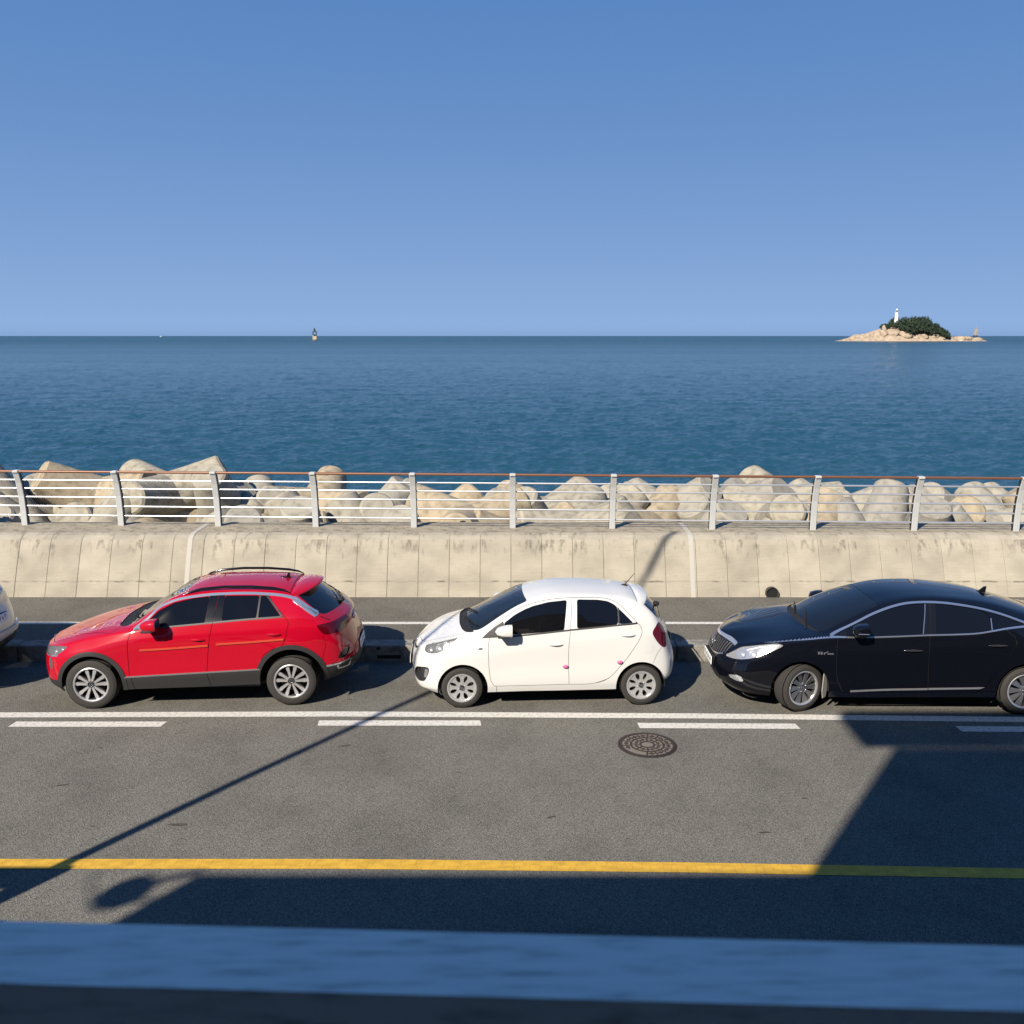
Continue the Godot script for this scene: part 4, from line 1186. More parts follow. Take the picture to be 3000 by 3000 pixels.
	cuts.append(["tailgate", "r", P([[-0.1, 0.58], [0.42, 0.58], [0.50, 0.75], [0.57, 1.0], [0.58, 1.12], [-0.1, 1.25]]), "white", 0.0, "c"])
	var body := car_body(root, {"rows": WHITE_ROWS, "crease": WHITE_CREASE, "cuts": cuts, "paint": "white", "lining": [0.2, 2.5]})
	var skin: Array = body.skin
	for s in [1.0, -1.0]:
		var side := "0" if s > 0 else "1"
		handle(body.made["front_door" + side], touch(skin, "s", 1.23, 0.856), 0.20, "white", s)
		handle(body.made["rear_door" + side], touch(skin, "s", 2.18, 0.965), 0.20, "white", s)
		mirror(root, Vector3(0.545, 1.075, 0.885), Vector3(0.22, 0.15, 0.17), "white", s, "plastic")
		for q in [[-0.415, 0.765, 0.042], [-0.30, 0.80, 0.050], [-0.20, 0.86, 0.040]]:
			var hl := touch(skin, "s", q[0], q[1])
			var at: Vector3 = hl[0] - hl[1] * 0.022
			lamp_bowl(body.made["head_lamp" + side], at if s > 0 else flip(at), hl[1] if s > 0 else flip(hl[1]), q[2])
		var fg := touch(skin, "s", -0.475, 0.46)
		var fo: Vector3 = fg[0] - fg[1] * 0.012
		part("fog_lamp", shape().box(Vector3.ZERO, Vector3(0.055, 0.12, 0.02), 0.012).mesh(), "lamp_bright", body.made["fog_recess" + side]).transform = frame_on(fo if s > 0 else flip(fo), fg[1] if s > 0 else flip(fg[1])) * Transform3D(Basis(Vector3.BACK, -0.16), Vector3.ZERO)
		var si := touch(skin, "s", 0.245, 0.805)
		var sp: Vector3 = si[0]
		part("side_indicator", shape().ball(sp if s > 0 else flip(sp), Vector3(0.036, 0.016, 0.008), 14).mesh(), "lamp_bright", root)
		for e in [["front_door", 1.358, 0.557], ["rear_door", 2.072, 0.607]]:   # the pink foam bumpers stuck on the door edges
			var k := touch(skin, "s", e[1], e[2])
			var kp: Vector3 = k[0] + k[1] * 0.010
			part("door_edge_guard", shape().ball(kp if s > 0 else flip(kp), Vector3(0.040, 0.024, 0.020), 14).mesh(), "pink", body.made[e[0] + side]) if s > 0 else null
	for e in [[0.0, 1], [2.385, 1], [0.0, -1], [2.385, -1]]:
		wheel(root, "holes", Vector3(e[0] - (0.02 if e[0] > 1 else 0.0), 0.276, 0.695 * e[1]), 0.276, 0.186, 0.165, e[1])
	wheel_house(root, 0.01, 0.275, 0.333, 0.765, 0.28)
	wheel_house(root, 2.355, 0.278, 0.33, 0.765, 0.28)
	part("underbody", shape().box(Vector3(1.18, 0.25, 0), Vector3(1.68, 0.10, 1.46), 0.02).mesh(), "dark", root)
	# roof spoiler
	var so := []
	for i in 21:
		var w := -1.0 + 2.0 * i / 20.0
		var z := w * 0.535
		var y0: float = touch(skin, "t", 2.33, absf(z))[0].y
		var tail := 2.525 - 0.10 * pow(absf(w), 3.0)
		var y1 := 1.385 - 0.075 * pow(absf(w), 3.0)
		var ring := []
		for e in [[2.325, y0 - 0.004], [(2.33 + tail) * 0.5, (y0 + y1) * 0.5 + 0.010], [tail - 0.015, y1 + 0.006], [tail, y1 - 0.008], [tail - 0.01, y1 - 0.04], [(2.33 + tail) * 0.5, (y0 + y1) * 0.5 - 0.06], [2.36, y0 - 0.05]]:
			ring.append(Vector3(e[0], e[1], z))
		so.append(ring)
	part("roof_spoiler", shape().rings(so).mesh(), "white", root)
	part("spoiler_joint", shape().tube(range(15).map(func(i): return touch(skin, "t", 2.328, absf(-0.525 + 0.075 * i))[0] * Vector3(1, 1, 0) + Vector3(0, 0.001, -0.525 + 0.075 * i)), 0.003, 6).mesh(), "gap", root)
	# aerial rod
	var ab: Vector3 = touch(skin, "t", 2.24, 0.001)[0]
	var ae := part("aerial", shape().ball(ab, Vector3(0.05, 0.02, 0.022), 14).mesh(), "dark", root)
	part("aerial_rod", shape().tube([ab + Vector3(0.01, 0.012, 0), ab + Vector3(0.14, 0.165, 0)], [0.006, 0.004], 6).mesh(), "dark", ae)
	var w0: Vector3 = touch(skin, "t", 2.68, 0.001)[0] + Vector3(0.012, 0.012, 0)
	part("wiper_boss", shape().ball(w0, Vector3(0.045, 0.035, 0.05), 12).mesh(), "dark", root)
	wiper(root, w0, w0 + Vector3(-0.05, 0.05, 0.35), w0 + Vector3(-0.02, 0.03, 0.05), w0 + Vector3(-0.06, 0.06, 0.40))
	for e in [[0.03, 0.08, 0.52], [0.04, -0.42, 0.10]]:
		var a: Vector3 = touch(skin, "t", e[0], absf(e[1]))[0]
		var b: Vector3 = touch(skin, "t", e[0] + 0.14, absf(e[2]))[0]
		a.z = absf(a.z) * signf(e[1])
		b.z = absf(b.z) * signf(e[2])
		var c := a.lerp(b, 0.25)
		wiper(root, a + Vector3(0, 0.008, 0), b + Vector3(0, 0.025, 0), c + Vector3(0.02, 0.012, 0), b + Vector3(0.03, 0.03, 0.05))
	emblem(root, "oval", frame_on(touch(skin, "f", 0.001, 0.735)[0] + Vector3(-0.008, 0, 0), Vector3(-1, 0.5, 0), Vector3(0, 0, 1)), 0.055)
	number_plate(root, touch(skin, "f", 0.001, 0.52)[0] + Vector3(-0.012, 0, 0), Vector3(-1, 0.05, 0))
	number_plate(root, touch(skin, "r", 0.001, 0.72)[0] + Vector3(0.012, 0, 0), Vector3(1, 0.05, 0), Vector2(0.33, 0.16))
	cabin(root, {"x0": 0.15, "x1": 2.45, "w": 0.70, "dash": 0.16, "belt": 1.0, "seat": 0.82, "mir": Vector3(0.72, 1.27, 0)})
	place_car(root, -0.69, -12.535, deg_to_rad(2.577), deg_to_rad(-1.2), 0.70)

func black_car() -> void:
	var root := thing("black_saloon", "long black saloon with chrome window line, its front wheel turned towards the road", "car", Vector3.ZERO, "cars parked along the kerb")
	var cuts := []
	cuts.append(["opening", "s", arch(-0.04, 0.315, 0.375), "", 0.0, "h"])
	cuts.append(["opening", "s", arch(2.83, 0.325, 0.37), "", 0.0, "h"])
	cuts.append(["sill_strip", "s", strip([[0.60, 0.300], [1.0, 0.325], [1.582, 0.344]], 0.012), "chrome_satin", 0.006, "ok"])
	cuts.append(["sill_strip", "s", P([[1.592, 0.334], [1.592, 0.358], [2.30, 0.376], [2.24, 0.352]]), "chrome_satin", 0.006, "ok"])
	# chrome
	cuts.append(["window_chrome", "S", strip([[0.335, 1.012], [0.52, 1.10], [0.715, 1.188], [0.87, 1.256], [1.02, 1.312], [1.18, 1.362], [1.332, 1.395], [1.50, 1.411], [1.673, 1.414], [1.85, 1.406], [2.014, 1.388], [2.20, 1.361], [2.352, 1.332], [2.58, 1.273], [2.781, 1.205], [2.90, 1.165]], 0.011), "chrome", 0.006, "ok"])
	cuts.append(["belt_chrome", "s", strip([[-0.50, 0.895], [-0.43, 0.908], [-0.2, 0.944], [0.01, 0.965], [0.31, 1.001], [0.717, 1.006], [1.15, 1.024], [1.574, 1.046], [1.95, 1.060], [2.183, 1.076], [2.36, 1.106], [2.515, 1.134], [2.749, 1.158], [2.90, 1.165]], 0.009), "chrome", 0.006, "ok"])
	# panes
	cuts.append(["window_pane", "S", Q([[0.53, 1.015], [0.56, 1.095], [0.715, 1.172], [0.87, 1.24], [1.02, 1.296], [1.18, 1.346], [1.332, 1.378], [1.47, 1.393], [1.585, 1.398], [1.50, 1.055], [1.15, 1.036], [0.72, 1.018]], 0.03), "tint", -0.006, "k>front_door"])
	cuts.append(["window_pane", "S", Q([[1.662, 1.062], [1.712, 1.399], [1.85, 1.391], [2.014, 1.373], [2.20, 1.346], [2.322, 1.322], [2.385, 1.245], [2.362, 1.118], [2.183, 1.088], [1.95, 1.072]], 0.03), "tint", -0.006, "k>rear_door"])
	cuts.append(["quarter_pane", "S", Q([[2.425, 1.298], [2.525, 1.150], [2.749, 1.172], [2.86, 1.172], [2.781, 1.193], [2.58, 1.260]], 0.02), "tint", -0.006, "k"])
	cuts.append(["pillar_trim", "S", P([[1.50, 1.05], [1.585, 1.40], [1.640, 1.402], [1.583, 1.052]]), "dark_gloss", 0.0, ">front_door"])
	cuts.append(["pillar_trim", "S", P([[1.590, 1.052], [1.648, 1.402], [1.712, 1.40], [1.662, 1.058]]), "dark_gloss", 0.0, ">rear_door"])
	cuts.append(["pillar_edge", "S", strip([[1.497, 1.058], [1.584, 1.395]], 0.005, 0), "chrome", 0.004, "o>front_door"])
	cuts.append(["pillar_edge", "S", strip([[2.362, 1.118], [2.387, 1.245]], 0.006, 0), "chrome", 0.004, "o>rear_door"])
	cuts.append(["mirror_sail", "s", P([[0.40, 1.015], [0.56, 1.09], [0.53, 1.015]]), "dark_gloss", 0.002, "k>front_door"])
	cuts.append(["windscreen", "t", Q([[0.135, -0.1], [0.135, 0.0], [0.145, 0.25], [0.175, 0.53], [0.255, 0.70], [0.40, 0.70], [0.609, 0.683], [0.824, 0.63], [1.015, 0.585], [1.0, 0.35], [0.985, 0.15], [0.98, 0.0], [0.98, -0.1]], 0.05), "screen_dark", -0.004, "c"])
	cuts.append(["scuttle", "t", Q([[0.05, -0.1], [0.05, 0.0], [0.062, 0.276], [0.11, 0.48], [0.17, 0.626], [0.25, 0.71], [0.18, 0.50], [0.15, 0.25], [0.14, 0.0], [0.14, -0.1]], 0.05), "dark", -0.012, "ck"])
	cuts.append(["rear_window", "t", Q([[2.56, -0.1], [2.54, 0.4], [2.58, 0.55], [2.9, 0.585], [3.18, 0.635], [3.24, 0.4], [3.27, 0.0], [3.27, -0.1]], 0.05), "tint", -0.004, "c"])
	# lamps
	cuts.append(["head_lamp", "s", Q([[-0.252, 0.883], [-0.33, 0.905], [-0.45, 0.885], [-0.60, 0.845], [-0.745, 0.795], [-0.85, 0.705], [-0.945, 0.622], [-0.86, 0.635], [-0.745, 0.665], [-0.604, 0.708], [-0.43, 0.795]], 0.05), "lamp_bright", -0.025, "kL"])
	cuts.append(["fog_lamp", "s", P([[-0.93, 0.425], [-0.795, 0.462], [-0.735, 0.365], [-0.88, 0.372]], 1), "lamp_bright", -0.012, "kL"])
	cuts.append(["grille", "f", P([[-0.1, 0.585], [0.15, 0.588], [0.30, 0.605], [0.41, 0.64], [0.50, 0.755], [0.47, 0.775], [0.30, 0.79], [0.15, 0.80], [-0.1, 0.80]], 0), "grille", -0.022, "ck"])
	cuts.append(["grille_frame", "f", P([[-0.1, 0.80], [0.15, 0.80], [0.30, 0.79], [0.47, 0.775], [0.515, 0.77], [0.50, 0.80], [0.3, 0.83], [-0.1, 0.84]]), "chrome_satin", 0.004, "c"])
	cuts.append(["grille_frame", "f", P([[-0.1, 0.57], [0.16, 0.572], [0.32, 0.59], [0.43, 0.628], [0.41, 0.64], [0.30, 0.607], [0.15, 0.59], [-0.1, 0.587]]), "chrome", 0.004, "c"])
	cuts.append(["lower_grille", "f", P([[-0.1, 0.26], [0.42, 0.27], [0.46, 0.33], [0.34, 0.40], [-0.1, 0.40]], 0), "grille", -0.02, "ck"])
	cuts.append(["tail_lamp", "s", Q([[3.45, 1.02], [3.5, 0.85], [4.0, 0.85], [4.0, 1.04]], 0.05), "tail", -0.003, "k"])
	# shut lines
	var fd := [[0.42, 0.995], [0.405, 0.882], [0.40, 0.7], [0.43, 0.45], [0.50, 0.29]]
	var bp := [[1.644, 1.402], [1.61, 1.20], [1.586, 1.05], [1.570, 0.868], [1.575, 0.6], [1.587, 0.30]]
	var rd := [[2.36, 1.325], [2.44, 1.225], [2.525, 1.135], [2.60, 1.08], [2.645, 1.035], [2.668, 0.967], [2.63, 0.88], [2.566, 0.761], [2.46, 0.60], [2.36, 0.46], [2.28, 0.36], [2.20, 0.29]]
	for l in [fd, bp, rd]:
		cuts.append(["shut_line", "S", strip(l, 0.0035), "gap", -0.006, ""])
	cuts.append(["shut_line", "S", strip([[0.50, 0.285], [1.3, 0.288], [2.20, 0.29]], 0.003), "gap", -0.005, ""])
	cuts.append(["shut_line", "t", strip([[-0.965, -0.1], [-0.955, 0.12], [-0.90, 0.32], [-0.81, 0.50], [-0.70, 0.60], [-0.45, 0.745], [-0.2, 0.79], [0.0, 0.80], [0.2, 0.79], [0.26, 0.72]], 0.004), "gap", -0.006, "c"])
	# panels
	var f := fd.duplicate()
	f.append_array([[1.587, 0.29]])
	var b := bp.duplicate()
	b.reverse()
	f.append_array(b)
	f.append_array([[1.47, 1.40], [1.332, 1.385], [1.02, 1.30], [0.715, 1.18], [0.5, 1.08]])
	cuts.append(["front_door", "S", P(f), "black", 0.0, ""])
	var g := bp.duplicate()
	var h := rd.duplicate()
	h.reverse()
	g.append_array(h)
	g.append_array([[2.2, 1.355], [2.014, 1.38], [1.85, 1.40]])
	cuts.append(["rear_door", "S", P(g), "black", 0.0, ""])
	cuts.append(["bonnet", "t", P([[-0.99, -0.1], [-0.955, 0.12], [-0.90, 0.32], [-0.81, 0.50], [-0.70, 0.60], [-0.45, 0.745], [-0.2, 0.79], [0.0, 0.80], [0.2, 0.79], [0.26, 0.72], [0.17, 0.62], [0.06, 0.28], [0.05, -0.1]]), "black", 0.0, "c"])
	cuts.append(["roof_panel", "t", P([[0.9, -0.1], [0.95, 0.56], [1.3, 0.56], [2.6, 0.555], [2.6, -0.1]]), "black", 0.0, "c"])
	cuts.append(["boot_lid", "t", P([[3.30, -0.1], [3.22, 0.62], [3.7, 0.66], [4.0, 0.4], [4.0, -0.1]]), "black", 0.0, "c"])
	var body := car_body(root, {"rows": BLACK_ROWS, "crease": BLACK_CREASE, "cuts": cuts, "paint": "black", "lining": [0.3, 3.2]})
	var skin: Array = body.skin
	for s in [1.0, -1.0]:
		var side := "0" if s > 0 else "1"
		handle(body.made["front_door" + side], touch(skin, "s", 1.37, 0.855), 0.25, "chrome_dark", s)
		handle(body.made["rear_door" + side], touch(skin, "s", 2.435, 0.930), 0.25, "chrome_dark", s)
		mirror(root, Vector3(0.65, 1.145 if s > 0 else 1.085, 1.0), Vector3(0.19, 0.15, 0.22), "black", s, "dark_gloss")
		part("mirror_indicator", shape().box(Vector3(0.67, 1.115, 1.105 * s), Vector3(0.14, 0.012, 0.012), 0.004).mesh(), "lamp_bright", root)
		for q in [[-0.64, 0.745, 0.05], [-0.755, 0.715, 0.040], [-0.50, 0.80, 0.035]]:
			var hl := touch(skin, "s", q[0], q[1])
			var at: Vector3 = hl[0] - hl[1] * 0.018
			lamp_bowl(body.made["head_lamp" + side], at if s > 0 else flip(at), hl[1] if s > 0 else flip(hl[1]), q[2])
		var hd := []
		for e in [[-0.70, 0.775], [-0.55, 0.835], [-0.42, 0.865], [-0.32, 0.878]]:
			var c := touch(skin, "s", e[0], e[1])
			var cp: Vector3 = c[0] - c[1] * 0.012
			hd.append(cp if s > 0 else flip(cp))
		part("light_guide", shape().tube(hd, 0.010, 6).mesh(), "plate", body.made["head_lamp" + side])
		part("mud_flap", shape().prism(P([[0.0, 0.0], [0.13, 0.02], [0.10, 0.42], [0.045, 0.40]], 1), 0.012, Transform3D(Basis(Vector3.UP, 0.75 * s), Vector3(0.245, 0.17, 0.86 * s))).mesh(), "flap", root)
	var bd := touch(skin, "s", 0.26, 0.803)
	var bt := frame_on(bd[0] + bd[1] * 0.002, bd[1])
	var lt := shape()     # small bright figures, a slanting stroke and a bar
	lt.box(Vector3(-0.085, 0.004, 0), Vector3(0.026, 0.034, 0.004), 0.002)
	lt.box(Vector3(-0.050, 0.004, 0), Vector3(0.026, 0.034, 0.004), 0.002)
	lt.box(Vector3(-0.016, -0.002, 0), Vector3(0.014, 0.026, 0.004), 0.002)
	part("badge", lt.mesh(), "chrome", root).transform = bt
	part("badge_stroke", shape().box(Vector3(0.012, 0.014, 0), Vector3(0.05, 0.011, 0.004), 0.002, Basis(Vector3.BACK, 0.45)).mesh(), "chrome", root).transform = bt
	part("badge_bar", shape().box(Vector3(0.062, -0.005, 0), Vector3(0.080, 0.017, 0.004), 0.002).mesh(), "chrome", root).transform = bt
	wheel(root, "fan", Vector3(-0.03, 0.322, 0.79), 0.322, 0.222, 0.225, 1, deg_to_rad(24))
	wheel(root, "fan", Vector3(-0.03, 0.322, -0.79), 0.322, 0.222, 0.225, -1, deg_to_rad(20))
	wheel(root, "fan", Vector3(2.83, 0.322, 0.81), 0.322, 0.222, 0.225, 1)
	wheel(root, "fan", Vector3(2.83, 0.322, -0.81), 0.322, 0.222, 0.225, -1)
	wheel_house(root, -0.04, 0.315, 0.38, 0.88, 0.36)
	wheel_house(root, 2.83, 0.325, 0.375, 0.88, 0.36)
	part("underbody", shape().box(Vector3(1.4, 0.27, 0), Vector3(2.0, 0.10, 1.70), 0.02).mesh(), "dark", root)
	# grille bars, emblem, plate
	for k in 17:
		var z := -0.44 + 0.055 * k
		var bar := []
		var top := 0.785 - absf(z) * 0.03
		var low := 0.592 + maxf(0.0, absf(z) - 0.12) * 0.16
		for i in 5:
			var y := lerpf(low, top, i / 4.0)
			var c := touch(skin, "f", absf(z), y)
			bar.append(Vector3(c[0].x + 0.004, y, z))
		part("grille_bar", shape().tube(bar, 0.006, 6).mesh(), "gun_alloy", root)
	emblem(root, "slant", frame_on(touch(skin, "f", 0.001, 0.69)[0] + Vector3(-0.012, 0, 0), Vector3(-1, 0.25, 0), Vector3(0, 0, 1)), 0.06)
	number_plate(root, touch(skin, "f", 0.001, 0.475)[0] + Vector3(-0.022, 0, 0), Vector3(-1, 0.02, 0))
	part("plate_holder", shape().box(touch(skin, "f", 0.001, 0.475)[0] + Vector3(0.02, 0, 0), Vector3(0.06, 0.14, 0.50), 0.01).mesh(), "dark", root)
	var fy: float = touch(skin, "t", 2.60, 0.001)[0].y
	part("aerial", shape().prism(P([[2.48, fy + 0.012], [2.56, fy + 0.02], [2.625, fy + 0.075], [2.655, fy + 0.078], [2.645, fy - 0.01]]), 0.02, Transform3D(Basis(), Vector3(0, 0, -0.01))).mesh(), "dark_gloss", root)
	for e in [[0.10, -0.05, -0.55], [0.09, 0.55, 0.05]]:
		var a: Vector3 = touch(skin, "t", e[0], absf(e[1]))[0]
		var c: Vector3 = touch(skin, "t", e[0] + 0.12, absf(e[2]))[0]
		a.z = absf(a.z) * signf(e[1])
		c.z = absf(c.z) * signf(e[2])
		wiper(root, a + Vector3(0, 0.01, 0), c + Vector3(0, 0.02, 0), a.lerp(c, 0.2) + Vector3(0.03, 0.015, 0), c + Vector3(0.03, 0.025, -0.08))
	cabin(root, {"x0": 0.2, "x1": 3.2, "w": 0.82, "dash": 0.30, "belt": 1.02, "seat": 1.05, "mir": Vector3(0.88, 1.25, 0)})
	place_car(root, 3.797, -12.527, deg_to_rad(-1.795), deg_to_rad(-1.2), 0.82)

# ---------------------------------------------------------------- surfaces
func noise(kind: int, freq: float, octaves: int, s: int) -> FastNoiseLite:
	var n := FastNoiseLite.new()
	n.noise_type = kind
	n.frequency = freq
	n.seed = s
	n.fractal_octaves = octaves
	n.fractal_type = FastNoiseLite.FRACTAL_FBM if octaves > 1 else FastNoiseLite.FRACTAL_NONE
	return n

func ramp(stops: Array) -> Gradient:
	var g := Gradient.new()
	var o := PackedFloat32Array()
	var c := PackedColorArray()
	for s in stops:
		o.append(s[0])
		c.append(s[1] if s[1] is Color else Color(s[1], s[1], s[1]))
	g.offsets = o
	g.colors = c
	return g

func noise_tex(n: FastNoiseLite, size: int, g: Gradient = null, normal := 0.0) -> NoiseTexture2D:
	var t := NoiseTexture2D.new()
	t.width = size
	t.height = size
	t.seamless = true
	t.noise = n
	if g:
		t.color_ramp = g
	if normal > 0.0:
		t.as_normal_map = true
		t.bump_strength = normal
	t.generate_mipmaps = false
	return t

func world_map(m: StandardMaterial3D, scale: Vector3, scale2 := Vector3.ZERO) -> void:
	m.uv1_triplanar = true
	m.uv1_world_triplanar = true
	m.uv1_triplanar_sharpness = 6.0
	m.uv1_scale = scale
	if scale2 != Vector3.ZERO:
		m.uv2_triplanar = true
		m.uv2_world_triplanar = true
		m.uv2_triplanar_sharpness = 6.0
		m.uv2_scale = scale2
		m.detail_enabled = true
		m.detail_uv_layer = BaseMaterial3D.DETAIL_UV_2
		m.detail_blend_mode = BaseMaterial3D.BLEND_MODE_MUL

func asphalt(key: String, c: Color, s: int) -> void:
	# pale and dark stone chips in a grey binder, with worn patches
	var m := mat(key, c, 0.9)
	m.metallic_specular = 0.1
	var chips := noise(FastNoiseLite.TYPE_CELLULAR, 0.11, 1, s)
	chips.cellular_return_type = FastNoiseLite.RETURN_CELL_VALUE
	chips.cellular_jitter = 1.0
	m.albedo_texture = noise_tex(chips, 1024, ramp([[0.0, 0.58], [0.25, 0.76], [0.55, 0.82], [0.8, 0.89], [1.0, 1.0]]))
	m.heightmap_enabled = true
	m.heightmap_texture = noise_tex(noise(FastNoiseLite.TYPE_SIMPLEX_SMOOTH, 0.09, 3, s + 1), 512)
	m.heightmap_scale = 0.5
	world_map(m, Vector3.ONE * 1.15, Vector3.ONE * 0.11)
	m.detail_albedo = noise_tex(noise(FastNoiseLite.TYPE_SIMPLEX_SMOOTH, 0.012, 5, s + 2), 512, ramp([[0.0, 0.88], [0.4, 0.95], [0.6, 0.98], [1.0, 1.0]]))

func concrete(key: String, c: Color, s: int, grain := 0.8) -> StandardMaterial3D:
	var m := mat(key, c, 0.88)
	m.metallic_specular = 0.25
	m.albedo_texture = noise_tex(noise(FastNoiseLite.TYPE_SIMPLEX_SMOOTH, 0.015, 6, s), 512, ramp([[0.0, 0.70], [0.3, 0.86], [0.55, 0.95], [1.0, 1.0]]))
	m.heightmap_enabled = true
	m.heightmap_texture = noise_tex(noise(FastNoiseLite.TYPE_SIMPLEX_SMOOTH, 0.05, 5, s + 1), 512)
	m.heightmap_scale = grain
	world_map(m, Vector3.ONE * 0.5)
	return m

func wall_stains() -> ImageTexture:
	# print of the wall's own grime, 12.8 m long and 1.6 m high: runs below the top edge, a casting line near the foot, pock marks
	var w := 2048
	var h := 320
	var streak := noise(FastNoiseLite.TYPE_SIMPLEX_SMOOTH, 1.0, 3, 71)
	var blot := noise(FastNoiseLite.TYPE_SIMPLEX_SMOOTH, 1.0, 4, 72)
	var pock := noise(FastNoiseLite.TYPE_SIMPLEX_SMOOTH, 1.0, 2, 73)
	var im := Image.create(w, h, false, Image.FORMAT_RGB8)
	for j in h:
		var y := (h - 1 - j) / 200.0          # metres above the road
		for i in w:
			var x := i / 160.0
			var t := 0.93 + 0.10 * blot.get_noise_2d(x * 1.1, y * 1.6)
			var run := streak.get_noise_2d(x * 7.0, y * 2.4) + 0.55 * blot.get_noise_2d(x * 0.7 + 40.0, 3.0)
			var edge := 1.13 - 0.30 * absf(blot.get_noise_2d(x * 2.3, 9.0))
			if y > edge - 0.22 and run > 0.16:
				var k := clampf((run - 0.16) * 2.4, 0.0, 1.0) * (1.0 if y > edge else clampf((y - edge + 0.22) / 0.22, 0.0, 1.0))
				k *= 0.55 + 0.45 * clampf(pock.get_noise_2d(x * 22.0, y * 16.0) * 3.0 + 0.4, 0.0, 1.0)
				t -= 0.24 * k
			var foot := absf(y - 0.46 - 0.012 * streak.get_noise_2d(x * 3.0, 0.0))
			if foot < 0.014:
				t -= 0.05 + 0.22 * clampf(pock.get_noise_2d(x * 3.1, 5.0) * 2.0 + blot.get_noise_2d(x * 0.6, 7.0), 0.0, 1.0)
			var gr := pock.get_noise_2d(x * 30.0, y * 30.0) + 0.7 * blot.get_noise_2d(x * 2.0, y * 5.0 + 20.0)
			if gr > 0.80:
				t -= 0.22 * clampf((gr - 0.80) * 4.0, 0.0, 1.0)
			t += 0.05 * pock.get_noise_2d(x * 55.0, y * 55.0)
			var v := clampf(t, 0.25, 1.0)
			im.set_pixel(i, j, Color(v, v * (0.985 + 0.015 * v), v * (0.96 + 0.04 * v)))
	return ImageTexture.create_from_image(im)

func cracked_paint() -> ImageTexture:
	# road paint, 4 m by 1 m: wear, grit and hair cracks running slantwise across it
	var im := Image.create(1024, 256, false, Image.FORMAT_RGB8)
	var wear := noise(FastNoiseLite.TYPE_SIMPLEX_SMOOTH, 0.02, 5, 34)
	for j in 256:
		for i in 1024:
			var v := clampf(0.95 + 0.12 * wear.get_noise_2d(i, j * 1.6), 0.6, 1.0)
			im.set_pixel(i, j, Color(v, v, v))
	var rng := RandomNumberGenerator.new()
	rng.seed = 12
	for k in 46:
		var x := 22.0 * k + rng.randf_range(-7.0, 7.0)
		var lean := rng.randf_range(-0.35, 0.1)
		for j in 256:
			x += lean * 0.6 + 0.9 * rng.randfn() * 0.5
			var xi := posmod(int(x), 1024)
			im.set_pixel(xi, j, im.get_pixel(xi, j) * 0.84)
	return ImageTexture.create_from_image(im)

